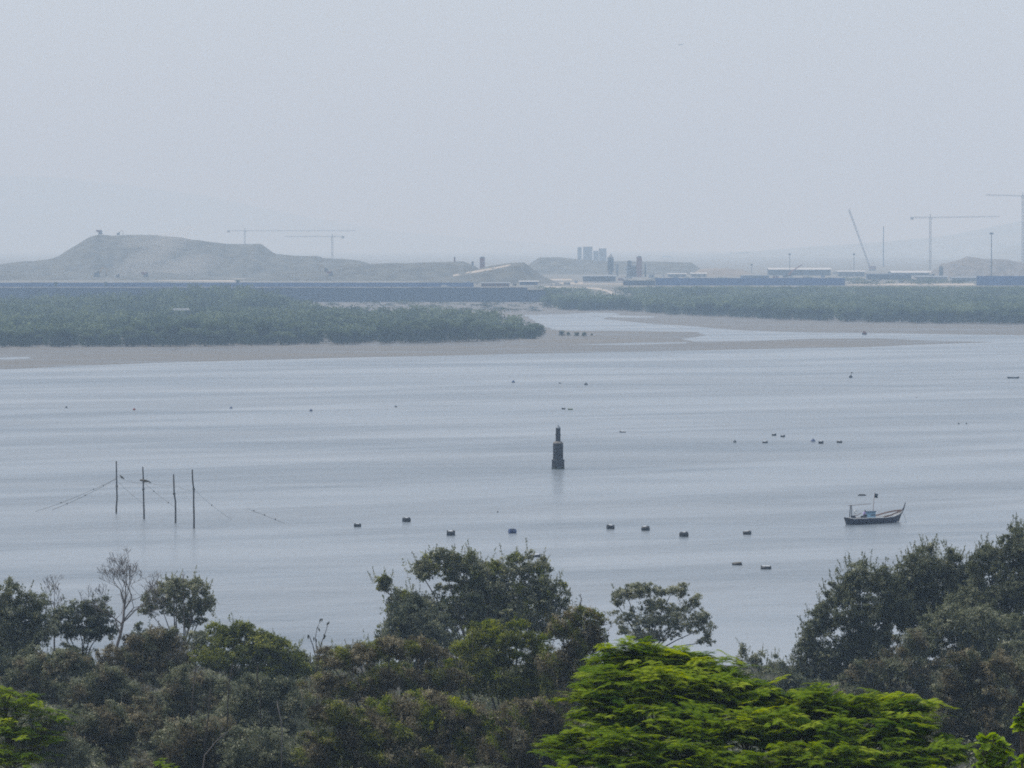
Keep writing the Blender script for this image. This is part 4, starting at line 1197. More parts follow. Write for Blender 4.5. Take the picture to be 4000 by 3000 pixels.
drum_float(524, 1598, 12, 11, "small reddish buoy in the distant row", "float_red", "float_dark", kind="buoy", group=df)
drum_float(902, 1592, 16, 11, "small bluish grey buoy in the distant row", "float_blue", "float_pale", kind="buoy", group=df)
drum_float(1215, 1602, 14, 12, "dark blue buoy in the middle of the distant row", "float_blue", "float_dark", kind="buoy", group=df)
drum_float(1546, 1587, 14, 10, "dark oval buoy, last of the distant row before the marker", kind="buoy", group=df)
drum_float(2201, 1596, 14, 8, "dark float just above the marker, left of the greenish one", group=df)
drum_float(2228, 1598, 20, 8, "yellowish green float just above the marker tower", "float_green", "float_pale", group=df)
drum_float(2005, 1490, 11, 13, "dark blue buoy far out, up and left of the marker", "float_blue", "float_dark", kind="buoy", group=df)
drum_float(2187, 1496, 10, 5, "tiny faint float far out above the marker", "net_grey", group=df)
drum_float(2289, 1500, 13, 15, "dark buoy far out, up and right of the marker", kind="buoy", group=df)
drum_float(1944, 1999, 11, 7, "tiny dark float alone below and left of the marker", kind="buoy")
drum_float(3579, 1551, 7, 7, "tiny pale marker float at the right, far out", "float_pale", "float_red", kind="buoy")
drum_float(3745, 1654, 8, 8, "tiny faint float at the right, left one of two", "net_grey", kind="buoy")
drum_float(3775, 1654, 10, 7, "tiny faint float at the right, right one of two", "net_grey", kind="buoy")
# flagged buoy
c = at_z(3323, 1476, 0); m = c.y / F
root = empty("flag_buoy", (c.x, c.y, 0), "small buoy with an upright stick far out at the right", "buoy")
MB().lathe((c.x, c.y, 0), [(.3, -.3), (.55, 0), (.55, .5), (.2, .9)], 10).build("ball", "float_dark", root, True)
MB().tube([(c.x + .1, c.y, .5), (c.x + .3, c.y, 1.9)], .06, 5).build("stick", "pole_wood", root)
MB().box((c.x + .38, c.y, 1.65), (.5, .03, .35)).build("pennant", "faded_cloth", root)
# floating log near the boat
c = at_z(3367, 1936, 0); m = c.y / F
root = empty("floating_log", (c.x, c.y, 0), "slim dark log floating behind the fishing boat", "log")
MB().tube([(c.x - 16 * m, c.y, .06), (c.x - 8 * m, c.y, .10), (c.x + 8 * m, c.y, .10), (c.x + 17 * m, c.y, .05)], [.06, .16, .15, .05], 8).build("stem", "pole_wood", root, True)
# far low boat and small skiff
def skiff(px, py, Lpx, hpx, label, person=False, yaw=0):
    c = at_z(px, py, 0); m = c.y / F; L = Lpx * m; h = max(.35, hpx * m)
    root = empty("skiff", (c.x, c.y, 0), label, "boat", None, yaw)
    n = 12; P = []
    for i in range(n + 1):
        t = i / n * 2 - 1; w = (1 - abs(t) ** 2.2) * L * .1 + .02; sh = h * (1 + .5 * t * t)
        P.append([(t * L / 2, -w, sh), (t * L / 2 * .94, -w * .6, 0), (t * L / 2 * .92, 0, -.15), (t * L / 2 * .94, w * .6, 0), (t * L / 2, w, sh)])
    grid = np.array(P); me = grid_mesh("hull", grid, "dark_grey", True); link(bpy.data.objects.new("hull", me), root)
    for k in (-.25, .2): MB().box((k * L, 0, h * .75), (.25, L * .16, .05)).build("thwart", "pole_wood", root, False, True)
    return root
skiff(3958, 1478, 48, 5, "long low dark boat far out near the right edge")
r_ = skiff(3377, 1307, 20, 5, "small dark boat in the channel in front of the right mudflat")
MB().box((0, 0, 1.0), (1.5, .7, 1.1), taper=.8).build("cabin", "rust_red", r_, False, True)

# ------------------------------------------------------------------ fishing boat
plain("hull_blue", (0.022, 0.028, 0.065), .5, .3, 2)
plain("hull_dark", (0.014, 0.018, 0.03), .5, .3, 2)
plain("boat_white", (0.62, 0.62, 0.60), .55, .12, 2)
plain("boat_wood", (0.20, 0.12, 0.09), .7, .3, 2)
plain("cabin_blue", (0.16, 0.30, 0.42), .55, .15, 2)
plain("cabin_roof", (0.05, 0.10, 0.16), .55, .2, 2)
plain("flag_cloth", (0.02, 0.035, 0.045), .9, .2, 2)
stern = at_z(3318, 2049, 0); bow = at_z(3512, 2038, 0)
dvec = (bow - stern); Lb = dvec.length; yaw = math.atan2(dvec.y, dvec.x)
bc = (stern + bow) / 2
boat = empty("fishing_boat", (bc.x, bc.y, 0), "dark blue fishing boat with a pale blue cabin and a dark flag", "boat", None, yaw)
vs_ = 1.0 / 1.0
pxm = bc.y / F
def hb(px, py):   # boat-local x and height of a pixel on the centreline
    # x along keel from the pixel column, z from row relative to the local waterline row
    t = (px - 3318) / (3512 - 3318)
    x = (t - .5) * Lb; wy = 2049 + (2038 - 2049) * t
    return x, (wy - py) * pxm
# hull sections: (pixel column, sheer row, half beam, keel rake)
secs = [(3306, 2022, .55), (3318, 2026, .95), (3340, 2024, 1.25), (3375, 2022, 1.42), (3410, 2021, 1.45), (3440, 2020, 1.38), (3470, 2016, 1.15), (3495, 2008, .80), (3512, 2001, .42), (3524, 1994, .07)]
P = []
for i, (px, sy, hw) in enumerate(secs):
    x, z = hb(px, sy)
    kx = x
    if i == 0: kx = x + .55
    if i >= 7: kx = x - (i - 6) * .42
    P.append([(x, -hw, z), (x * .5 + kx * .5, -hw * .97, z * .52), (kx, -hw * .8, .02), (kx, -hw * .35, -.35), (kx, 0, -.5), (kx, hw * .35, -.35), (kx, hw * .8, .02), (x * .5 + kx * .5, hw * .97, z * .52), (x, hw, z)])
me = grid_mesh("hull", np.array(P), "hull_blue", True); link(bpy.data.objects.new("hull", me), boat)
# inside planking, white
P2 = [[(p[0][0], p[0][1] * .93, p[0][2] - .02), (p[1][0], p[1][1] * .9, p[0][2] * .62), (p[1][0], 0, p[0][2] * .5), (p[1][0], -p[1][1] * .9, p[0][2] * .62), (p[0][0], -p[0][1] * .93, p[0][2] - .02)] for p in P]
me = grid_mesh("inner_lining", np.array(P2), "boat_white", True); link(bpy.data.objects.new("inner_lining", me), boat)
# transom
a = P[0]; MB().add([a[0], a[1], a[2], a[3], a[4], a[5], a[6], a[7], a[8]], [(0, 1, 2, 3, 4, 5, 6, 7, 8)]).build("transom", "hull_dark", boat, False, True)
for s_ in (0, 8):
    MB().tube([Vector(p[s_]) for p in P], .06, 5).build("gunwale", "boat_white", boat, True, True)
    MB().tube([Vector(p[1 if s_ == 0 else 7]) + Vector((0, -.03 if s_ == 0 else .03, .12)) for p in P], .045, 4).build("rubbing_strake", "hull_dark", boat, True, True)
# foredeck bulwark planks: rise to the bow post
b1_ = []
for (px, py, w) in [(3425, 2016, 1.40), (3455, 2009, 1.25), (3480, 2000, .98), (3505, 1993, .62), (3522, 1990, .12)]:
    x, z = hb(px, py); b1_.append((x, w, z))
for s_, mt in ((-1, "boat_wood"), (1, "boat_wood")):
    mb = MB(); vs = []
    for (x, w, z) in b1_: vs += [(x, s_ * w, z), (x, s_ * w * .97, z - .22), (x, s_ * (w - .05), z - .22), (x, s_ * (w - .05), z)]
    fs = []
    for i in range(len(b1_) - 1):
        for k in range(4): fs.append((i * 4 + k, i * 4 + (k + 1) % 4, (i + 1) * 4 + (k + 1) % 4, (i + 1) * 4 + k))
    mb.add(vs, fs); mb.build("bow_rail", mt, boat, False, True)
x0, z0 = hb(3518, 2006); x1_, z1_ = hb(3530, 1985); x2_, z2_ = hb(3537, 1962)
MB().tube([(x0 - .6, 0, .1), (x0, 0, z0), (x1_, 0, z1_), (x2_, 0, z2_)], [.16, .18, .14, .06], 6).build("bow_post", "hull_dark", boat, True, True)
# thwarts
for px in (3350, 3432, 3456, 3478):
    x, z = hb(px, 2017); MB().box((x, 0, z - .28), (.22, 2.2 - abs(px - 3410) * .012, .07)).build("thwart", "boat_wood", boat, False, True)
# cabin
x, z = hb(3402, 2013)
cz = .45
MB().box((x, 0.1, cz + .55), (1.15, 1.0, 1.4)).build("cabin_wall", "cabin_blue", boat, False, True)
MB().box((x, 0.1, cz + 1.32), (1.3, 1.15, .16)).build("cabin_roof", "cabin_roof", boat, False, True)
for k in (-.22, .22): MB().box((x + k, -.41, cz + .85), (.26, .03, .3)).build("window", "hull_dark", boat, False, True)
# mast and flag
xm, zm = hb(3410, 1992); xt, zt = hb(3416, 1924)
MB().tube([(xm, 0, .6), (xm, 0, zm), (xt, 0, zt)], [.05, .045, .03], 6).build("mast", "boat_wood", boat, True, True)
gx_ = []; 
for i in range(7):
    row = []
    for j in range(5):
        u = i / 6; v = j / 4; dz = -.30 * u; cut = (.16 * (1 - abs(v - .5) * 2)) * (u > .8)
        row.append((xt - .02 + u * (.85 - cut * 2), .10 * math.sin(u * 6 + v), zt - .05 - v * (.72 - .14 * u) + dz * .9))
    gx_.append(row)
link(bpy.data.objects.new("flag", grid_mesh("flag", np.array(gx_), "flag_cloth", True)), boat)
# stern frame with long pole
xs0, zs0 = hb(3322, 2020); xs1, zs1 = hb(3324, 1975)
for s_ in (-.12, .12): MB().tube([(xs0, s_ * 2, .4), (xs1, s_, zs1)], .07, 5).build("stern_post", "hull_dark", boat, False, True)
MB().tube([(xs1, -.2, zs1), (xs1, .2, zs1)], .06, 5).build("stern_bar", "hull_dark", boat, False, True)
xp0, zp0 = hb(3312, 1976); xp1, zp1 = hb(3400, 1968)
MB().tube([(xp0, 0, zp0 + .02), (xp1, 0, zp1)], .035, 5).build("long_pole", "boat_wood", boat, False, True)
# white ring float hung at stern
mb = MB(); ring = []
xr, zr = hb(3328, 1999)
for k in range(17):
    t = 2 * math.pi * k / 16; ring.append((xr + .26 * math.cos(t), -.75, zr + .26 * math.sin(t)))
mb.tube(ring, .09, 6, False); mb.build("ring_float", "boat_white", boat, True, True)
xr, zr = hb(3326, 2026); MB().box((xr, -.35, zr + .1), (.55, .7, .75), taper=.8).build("engine_box", "hull_dark", boat, False, True)
MB().tube([(P[0][4][0] - .12, 0, -.3), (P[0][4][0] - .25, 0, .75)], .07, 6).build("rudder_stock", "hull_dark", boat, False, True)
xr, zr = hb(3345, 2012); MB().tube([(xr - .9, -.2, zr - .05), (xr, -.25, zr - .02), (xr + .8, -.2, zr + .3)], .05, 5).build("tiller", "boat_wood", boat, False, True)
xa, za = hb(3524, 2000); MB().tube([(xa, -.1, za), (xa + .25, -.3, za * .5), (xa + .5, -.5, -.1)], .02, 4).build("anchor_line", "rope", boat, False, True)

# person seated behind the cabin
def skin_person(name, loc, yaw_, label):
    root = empty(name, loc, label, "person", None, yaw_)
    def skin(nm, verts, edges, radii, mat, levels=2):
        me = bpy.data.meshes.new(nm); me.from_pydata(verts, edges, []); me.materials.append(MATS[mat])
        o = link(bpy.data.objects.new(nm, me), root)
        md = o.modifiers.new("skin", 'SKIN'); sub = o.modifiers.new("sub", 'SUBSURF'); sub.levels = levels; sub.render_levels = levels
        for i, r_ in enumerate(radii):
            me.skin_vertices[0].data[i].radius = (r_, r_) if not isinstance(r_, tuple) else r_
        me.skin_vertices[0].data[0].use_root = True
        return o
    # seated on the gunwale bench, leaning forward toward +X, arms on the knees
    v = [(0, 0, .12), (.05, 0, .32), (.12, 0, .52), (.17, 0, .62), (.20, 0, .70),        # pelvis..neck
         (.12, .19, .56), (.22, .25, .30), (.42, .16, .18), (.12, -.19, .56), (.22, -.25, .30), (.42, -.16, .18),
         (.10, .11, .10), (.46, .14, .14), (.44, .14, -.28), (.54, .15, -.33), (.10, -.11, .10), (.46, -.14, .14), (.44, -.14, -.28), (.54, -.15, -.33)]
    e = [(0, 1), (1, 2), (2, 3), (3, 4), (2, 5), (5, 6), (6, 7), (2, 8), (8, 9), (9, 10), (0, 11), (11, 12), (12, 13), (13, 14), (0, 15), (15, 16), (16, 17), (17, 18)]
    r_ = [(.15, .12), (.14, .11), (.16, .11), (.07, .07), (.055, .055), .065, .05, .035, .065, .05, .035, .09, .065, .045, .035, .09, .065, .045, .035]
    MATS.get("skin") or plain("skin", (.16, .08, .05), .6, .1, 5)
    plain("shirt_lilac", (.30, .24, .46), .9, .15, 5); plain("trousers_dark", (.015, .018, .03), .9, .2, 5); plain("hair_black", (.01, .009, .008), .6, .2, 5)
    skin("body", v, e, r_, "skin")
    k = [0, 1, 2, 3, 5, 6, 8, 9]; mp = {a: i for i, a in enumerate(k)}
    skin("shirt", [v[a] for a in k], [(mp[a], mp[b]) for a, b in e if a in mp and b in mp], [(.17, .135), (.165, .13), (.18, .125), (.075, .07), .08, .065, .08, .065], "shirt_lilac")
    k = [0, 11, 12, 13, 15, 16, 17]; mp = {a: i for i, a in enumerate(k)}
    skin("trousers", [v[a] for a in k], [(mp[a], mp[b]) for a, b in e if a in mp and b in mp], [(.16, .13), .105, .08, .06, .105, .08, .06], "trousers_dark")
    hd = MB(); hd.lathe((.24, 0, .68), [(.035, .0), (.06, .03), (.078, .08), (.086, .13), (.08, .19), (.05, .235), (.015, .25)], 12); h = hd.build("head", "skin", root, True, True)
    MB().lathe((.235, 0, .68), [(.088, .12), (.093, .17), (.07, .235), (.02, .262)], 12).build("hair", "hair_black", root, True, True)
    MB().box((.335, 0, .795), (.03, .022, .04), taper=.5).build("nose", "skin", root, False, True)
    for s_ in (-1, 1):
        MB().box((.315, s_ * .032, .812), (.012, .02, .01)).build("eye", "hair_black", root, False, True)
        MB().box((.24, s_ * .09, .80), (.03, .014, .05)).build("ear", "skin", root, False, True)
        hb_ = MB(); hb_.box((.46, s_ * .155, .175), (.08, .075, .028))
        for q in range(4):
            L_ = (.062, .072, .067, .052)[q]; y_ = s_ * .155 + (q - 1.5) * .019
            hb_.tube([(.50, y_, .178), (.50 + L_ * .6, y_, .172), (.50 + L_, y_, .15)], [.0095, .009, .007], 5)
        hb_.tube([(.44, s_ * .118, .175), (.475, s_ * .098, .165), (.50, s_ * .096, .15)], [.011, .010, .008], 5)
        hb_.build("hand", "skin", root, False, True)
    return root
xq, zq = hb(3378, 2012)
from mathutils import Matrix
wp = Matrix.Rotation(yaw, 3, 'Z') @ Vector((xq - .72, -.45, 0)) + Vector((bc.x, bc.y, 0))
MB().box((xq - .72, -.45, .82), (.5, .8, .85)).build("bench", "hull_dark", boat, False, True)
person = skin_person("person", (wp.x, wp.y, 1.20), yaw - .15, "person in a lilac shirt sitting bent beside the boat cabin")

# faint aircraft in the haze
c = at_y(2658, 174, 7300)
root = empty("aircraft", c, "faint small grey aircraft high in the hazy sky", "aircraft")
x, y, z = c
MB().tube([(x - 3.6, y, z - .5), (x - 3, y, z - .4), (x + 1.5, y, z), (x + 4.2, y, z + .4)], [.15, .55, .5, .12], 8).build("fuselage", "grey_sheet", root, True)
for s_ in (-1, 1): MB().add([(x - 1, y + s_ * .4, z), (x + .8, y + s_ * .4, z), (x + 1.3, y + s_ * 5, z + .6), (x + .4, y + s_ * 5, z + .6), (x - 1, y + s_ * .4, z + .15), (x + .8, y + s_ * .4, z + .15)], [(0, 1, 2, 3), (4, 5, 2, 3), (0, 4, 3), (1, 5, 2)]).build("wing", "grey_sheet", root)
MB().add([(x + 3.3, y - .06, z + .3), (x + 4.3, y - .06, z + .4), (x + 4.7, y, z + 1.8), (x + 4.1, y, z + 1.8), (x + 3.3, y + .06, z + .3), (x + 4.3, y + .06, z + .4)], [(0, 1, 2, 3), (4, 5, 2, 3), (0, 4, 3), (1, 5, 2)]).build("tail_fin", "grey_sheet", root)

# ------------------------------------------------------------------ foreground trees
T = make_tree
gm = "grey green trees along the near shore"
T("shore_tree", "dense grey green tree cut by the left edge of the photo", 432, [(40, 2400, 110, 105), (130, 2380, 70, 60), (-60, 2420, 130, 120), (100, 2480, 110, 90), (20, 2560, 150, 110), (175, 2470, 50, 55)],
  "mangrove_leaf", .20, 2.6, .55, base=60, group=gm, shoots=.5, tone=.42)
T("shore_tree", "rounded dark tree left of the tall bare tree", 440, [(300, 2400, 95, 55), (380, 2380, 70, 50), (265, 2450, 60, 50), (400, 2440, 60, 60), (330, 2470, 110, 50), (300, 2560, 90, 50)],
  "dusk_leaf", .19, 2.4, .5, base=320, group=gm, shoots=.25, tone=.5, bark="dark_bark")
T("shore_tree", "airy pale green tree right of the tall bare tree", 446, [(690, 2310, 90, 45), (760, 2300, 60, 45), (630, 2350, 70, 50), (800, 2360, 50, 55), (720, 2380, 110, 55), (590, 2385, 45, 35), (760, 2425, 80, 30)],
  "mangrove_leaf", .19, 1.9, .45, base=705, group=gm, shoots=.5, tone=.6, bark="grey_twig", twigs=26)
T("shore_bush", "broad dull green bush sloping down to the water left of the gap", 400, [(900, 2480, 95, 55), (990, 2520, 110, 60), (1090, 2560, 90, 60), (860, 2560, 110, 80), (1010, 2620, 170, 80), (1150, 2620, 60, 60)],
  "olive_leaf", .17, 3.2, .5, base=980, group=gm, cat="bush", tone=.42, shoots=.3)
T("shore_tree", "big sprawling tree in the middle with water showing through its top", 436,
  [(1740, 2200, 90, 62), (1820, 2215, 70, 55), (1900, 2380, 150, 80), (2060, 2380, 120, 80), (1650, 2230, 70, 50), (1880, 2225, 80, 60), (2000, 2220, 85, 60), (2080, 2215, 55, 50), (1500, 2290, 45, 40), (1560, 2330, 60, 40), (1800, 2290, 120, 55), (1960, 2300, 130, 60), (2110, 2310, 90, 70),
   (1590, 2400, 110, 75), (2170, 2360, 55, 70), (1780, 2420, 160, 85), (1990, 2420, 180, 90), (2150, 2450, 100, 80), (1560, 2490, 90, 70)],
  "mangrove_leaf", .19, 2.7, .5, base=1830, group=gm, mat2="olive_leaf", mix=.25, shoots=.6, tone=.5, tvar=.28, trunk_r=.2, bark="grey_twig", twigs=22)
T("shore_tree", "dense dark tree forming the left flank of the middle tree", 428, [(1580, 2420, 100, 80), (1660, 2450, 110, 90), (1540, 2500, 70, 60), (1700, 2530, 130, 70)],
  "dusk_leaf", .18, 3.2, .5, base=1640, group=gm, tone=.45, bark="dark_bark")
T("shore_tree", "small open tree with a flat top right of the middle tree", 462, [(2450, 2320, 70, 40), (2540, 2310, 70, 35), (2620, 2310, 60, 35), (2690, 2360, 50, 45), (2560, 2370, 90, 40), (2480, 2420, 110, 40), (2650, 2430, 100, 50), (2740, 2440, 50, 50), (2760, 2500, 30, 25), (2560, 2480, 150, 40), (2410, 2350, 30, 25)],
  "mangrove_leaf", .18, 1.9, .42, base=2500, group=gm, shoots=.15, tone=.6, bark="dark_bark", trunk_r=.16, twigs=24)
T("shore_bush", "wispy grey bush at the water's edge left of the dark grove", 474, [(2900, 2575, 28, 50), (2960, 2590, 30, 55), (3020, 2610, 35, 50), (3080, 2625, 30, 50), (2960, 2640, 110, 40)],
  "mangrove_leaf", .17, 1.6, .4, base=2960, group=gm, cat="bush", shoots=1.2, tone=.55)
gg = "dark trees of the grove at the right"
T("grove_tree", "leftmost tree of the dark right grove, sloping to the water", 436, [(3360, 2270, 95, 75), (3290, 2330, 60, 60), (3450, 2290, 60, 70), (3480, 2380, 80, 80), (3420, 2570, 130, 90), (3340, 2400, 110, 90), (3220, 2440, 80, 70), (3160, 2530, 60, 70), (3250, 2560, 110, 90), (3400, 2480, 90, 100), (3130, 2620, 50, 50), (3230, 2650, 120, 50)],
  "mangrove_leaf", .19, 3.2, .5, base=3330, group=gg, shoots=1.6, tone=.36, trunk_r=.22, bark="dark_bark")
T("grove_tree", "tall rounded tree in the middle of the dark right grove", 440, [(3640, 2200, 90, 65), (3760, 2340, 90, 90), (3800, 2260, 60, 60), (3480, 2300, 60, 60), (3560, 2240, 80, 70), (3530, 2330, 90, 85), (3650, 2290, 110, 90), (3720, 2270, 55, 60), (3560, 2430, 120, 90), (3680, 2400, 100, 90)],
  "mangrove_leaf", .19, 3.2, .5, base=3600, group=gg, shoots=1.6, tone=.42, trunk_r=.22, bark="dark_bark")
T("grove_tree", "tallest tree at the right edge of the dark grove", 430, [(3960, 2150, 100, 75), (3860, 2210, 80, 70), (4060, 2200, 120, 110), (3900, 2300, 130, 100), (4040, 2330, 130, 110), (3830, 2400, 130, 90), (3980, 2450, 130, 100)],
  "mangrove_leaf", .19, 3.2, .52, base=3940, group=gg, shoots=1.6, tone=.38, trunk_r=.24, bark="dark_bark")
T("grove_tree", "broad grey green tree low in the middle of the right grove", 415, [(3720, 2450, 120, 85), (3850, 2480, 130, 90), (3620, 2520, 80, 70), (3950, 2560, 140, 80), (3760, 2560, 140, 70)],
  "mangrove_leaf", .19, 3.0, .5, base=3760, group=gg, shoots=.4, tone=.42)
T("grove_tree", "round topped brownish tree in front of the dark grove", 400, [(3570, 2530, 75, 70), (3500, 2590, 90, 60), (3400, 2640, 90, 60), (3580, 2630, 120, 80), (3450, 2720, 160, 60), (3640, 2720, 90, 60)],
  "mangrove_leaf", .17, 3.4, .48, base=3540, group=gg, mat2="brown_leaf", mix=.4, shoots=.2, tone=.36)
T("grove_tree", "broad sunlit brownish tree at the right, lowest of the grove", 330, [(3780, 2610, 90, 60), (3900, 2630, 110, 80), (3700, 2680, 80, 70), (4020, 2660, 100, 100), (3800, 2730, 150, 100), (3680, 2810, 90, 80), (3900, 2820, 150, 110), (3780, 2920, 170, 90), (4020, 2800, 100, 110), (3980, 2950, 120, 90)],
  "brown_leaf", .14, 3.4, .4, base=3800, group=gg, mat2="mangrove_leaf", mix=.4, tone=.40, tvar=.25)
# vine draped thicket across the middle
gv = "creeper draped thicket across the middle"
T("thicket_tree", "tall creeper draped tree just left of the bright green tree", 325, [(2280, 2420, 70, 55), (2200, 2450, 70, 50), (2320, 2500, 60, 80), (2260, 2560, 100, 90), (2180, 2600, 90, 90), (2290, 2660, 70, 90), (2200, 2730, 110, 90)],
  "brown_leaf", .13, 2.9, .4, base=2240, group=gv, mat2="olive_leaf", mix=.4, hang=2.2, tone=.38, tvar=.25, bark="dark_bark")
T("thicket_tree", "green and brown creeper covered tree in the centre", 330, [(1900, 2480, 90, 50), (2020, 2500, 110, 60), (1850, 2560, 110, 60), (1990, 2590, 140, 70), (2120, 2580, 70, 70), (1800, 2650, 110, 70), (1960, 2690, 170, 80), (2110, 2700, 90, 90)],
  "olive_leaf", .13, 2.9, .4, base=1980, group=gv, mat2="lime_creeper", mix=.28, hang=1.4, tone=.4, tvar=.28, bark="dark_bark")
T("thicket_tree", "grey brown feathery creeper thicket left of the centre", 318, [(1520, 2540, 110, 55), (1650, 2545, 90, 55), (1400, 2565, 90, 50), (1300, 2585, 80, 50), (1580, 2660, 150, 70), (1400, 2690, 130, 70), (1720, 2680, 100, 70), (1260, 2700, 90, 70)],
  "brown_leaf", .13, 3.0, .4, base=1500, group=gv, mat2="olive_leaf", mix=.3, hang=2.0, tone=.42, tvar=.25, shoots=.3, bark="dark_bark")
T("thicket_tree", "yellow green leafy climber low in the middle", 290, [(1650, 2780, 130, 80), (1800, 2800, 140, 80), (1500, 2800, 110, 80), (1720, 2900, 220, 90), (1930, 2850, 110, 90), (1860, 2950, 160, 70)],
  "brown_leaf", .125, 3.0, .36, base=1720, group=gv, mat2="lime_creeper", mix=.4, hang=1.6, tone=.42, tvar=.3, bark="dark_bark")
T("thicket_tree", "dark creeper tangle between the climber and the bright tree", 285, [(2080, 2820, 130, 90), (2180, 2830, 90, 90), (2000, 2930, 150, 90), (2150, 2950, 140, 90), (2080, 3010, 200, 60)],
  "brown_leaf", .12, 3.2, .36, base=2080, group=gv, mat2="lime_creeper", mix=.18, hang=2.0, tone=.30, tvar=.25, bark="dark_bark")
T("thicket_tree", "dark olive thicket at the bottom left of the middle", 280, [(1330, 2800, 110, 80), (1400, 2880, 160, 80), (1300, 2960, 170, 80), (1520, 2960, 160, 80), (1640, 3010, 200, 60)],
  "olive_leaf", .12, 3.2, .36, base=1400, group=gv, mat2="brown_leaf", mix=.45, hang=1.4, tone=.34, tvar=.28, bark="dark_bark")
gs = "brown shrubs of the lower left"
for (Y, lb, mt, tn, lab) in [
    (385, [(120, 2640, 120, 70), (240, 2600, 100, 60), (200, 2700, 150, 70)], "mangrove_leaf", .36, "grey green shrub below the edge tree at the left"),
    (380, [(520, 2560, 100, 80), (620, 2530, 90, 80), (600, 2640, 130, 70)], "brown_leaf", .30, "dark brown twiggy shrub under the airy tree"),
    (372, [(400, 2650, 110, 70), (330, 2720, 120, 70), (480, 2720, 120, 70)], "mangrove_leaf", .28, "dark shrub around the foot of the bare tree"),
    (350, [(720, 2680, 110, 80), (800, 2740, 120, 80), (660, 2780, 110, 80)], "mangrove_leaf", .40, "dull green shrub right of the bare tree's foot"),
    (340, [(1000, 2730, 130, 80), (1120, 2740, 110, 80), (920, 2800, 110, 80), (1080, 2840, 130, 80)], "dusk_leaf", .48, "dark green shrub beneath the sloping bush"),
    (320, [(420, 2830, 130, 80), (560, 2820, 110, 80), (300, 2880, 130, 80), (480, 2920, 140, 80)], "brown_leaf", .34, "brown leafy shrub at the lower left"),
    (310, [(180, 2820, 120, 70), (120, 2900, 140, 80), (260, 2960, 140, 70)], "dusk_leaf", .5, "dark shrub behind the yellow green sapling"),
    (300, [(700, 2900, 130, 80), (840, 2880, 120, 80), (620, 2980, 140, 60), (800, 2990, 150, 60)], "brown_leaf", .28, "low brown shrub at the bottom under the leaning stems"),
    (295, [(980, 2930, 120, 80), (1110, 2930, 120, 80), (1000, 3010, 160, 60), (1180, 3000, 140, 60)], "dusk_leaf", .45, "dark green shrub at the bottom left of centre")]:
    T("shrub", lab, Y, lb, mt, .14, 3.0, .42, mat2=("mangrove_leaf" if mt != "mangrove_leaf" else "brown_leaf"), mix=.35, hang=.35, group=gs, cat="shrub", tone=tn, tvar=.25, shoots=.15, bark="grey_twig", trunk_r=.09, twigs=20)
sh = [(-20, 2600, 80, 60, "dusk_leaf", "low dark shore shrub at the left edge under the edge tree"), (110, 2575, 70, 50, "mangrove_leaf", "grey green shore shrub under the edge tree"),
      (215, 2600, 60, 55, "mangrove_leaf", "shore shrub at the foot of the wispy leafless tree"), (300, 2610, 75, 50, "dusk_leaf", "dark shore shrub under the rounded dark tree"),
      (420, 2590, 60, 60, "brown_leaf", "brown shore shrub beside the bare tree's trunk"), (560, 2520, 75, 80, "dusk_leaf", "tall dark shore shrub between the bare tree and the airy tree"),
      (660, 2560, 80, 60, "brown_leaf", "brown shore shrub in front of the airy tree's trunk"), (790, 2530, 60, 70, "mangrove_leaf", "shore shrub between the airy tree and the sloping bush"),
      (1180, 2600, 70, 50, "mangrove_leaf", "low shore shrub at the right foot of the sloping bush"), (1300, 2580, 80, 45, "olive_leaf", "low olive shore shrub below the water gap"),
      (1420, 2555, 60, 45, "mangrove_leaf", "shore shrub just left of the middle tree"), (1530, 2600, 80, 50, "olive_leaf", "low olive shrub under the left flank of the middle tree"), (1680, 2600, 90, 50, "mangrove_leaf", "shrub under the trunk of the middle tree"),
      (1840, 2590, 90, 50, "brown_leaf", "brown shrub under the right half of the middle tree"), (2880, 2660, 80, 50, "mangrove_leaf", "low shore shrub left of the wispy grey bush"),
      (3060, 2680, 90, 50, "dusk_leaf", "low dark shore shrub between the wispy bush and the grove"), (3160, 2690, 90, 50, "dusk_leaf", "dark shore shrub at the foot of the grove's leftmost tree"),
      (3320, 2700, 110, 50, "mangrove_leaf", "shrub below the grove just above the bright green tree")]
for i, (px, py, rx, ry, mt, lab) in enumerate(sh):
    T("shore_shrub", lab, 405 + 30 * ((i * 7) % 5) / 5.0, [(px, py, rx, ry), (px - rx * .6, py + ry * .5, rx * .7, ry * .6), (px + rx * .6, py + ry * .4, rx * .7, ry * .6)], mt, .17, 2.8, .42,
      group="shrubs along the near waterline", cat="shrub", tone=.42, shoots=.5, trunk_r=.08, bark="grey_twig", twigs=8)
# undergrowth filling the slope
pts = []
for _ in range(7000):
    y = rng.uniform(235, 476); x = rng.uniform(-.125, .125) * y
    pts.append((x, y, hill_z(x, y)))
pts = np.array(pts)
h = rng.uniform(.5, 1.7, len(pts)) * np.array([1 + .9 * mnoise.noise(Vector((p_[0] * .12, p_[1] * .12, 5))) for p_ in pts]) * np.clip((476 - pts[:, 1]) / 50, .35, 1.5)
k = 30
C_ = np.repeat(pts, k, 0); C_[:, 2] += np.repeat(h, k) * rng.random(len(C_)) ** .6; C_ += rng.normal(size=C_.shape) * np.array([.42, .42, .1])
tn = np.clip(np.repeat(rng.normal(.42, .2, len(pts)), k) + rng.normal(0, .12, len(C_)), 0, 1)
V, Q = leaf_quads(C_, np.full(len(C_), .26), .6, .5)
tag(link(bpy.data.objects.new("undergrowth", np_mesh("undergrowth", V, Q, tn, "mangrove_leaf", k=3))), "dense low undergrowth on the slope beneath the trees", None, None, "stuff")

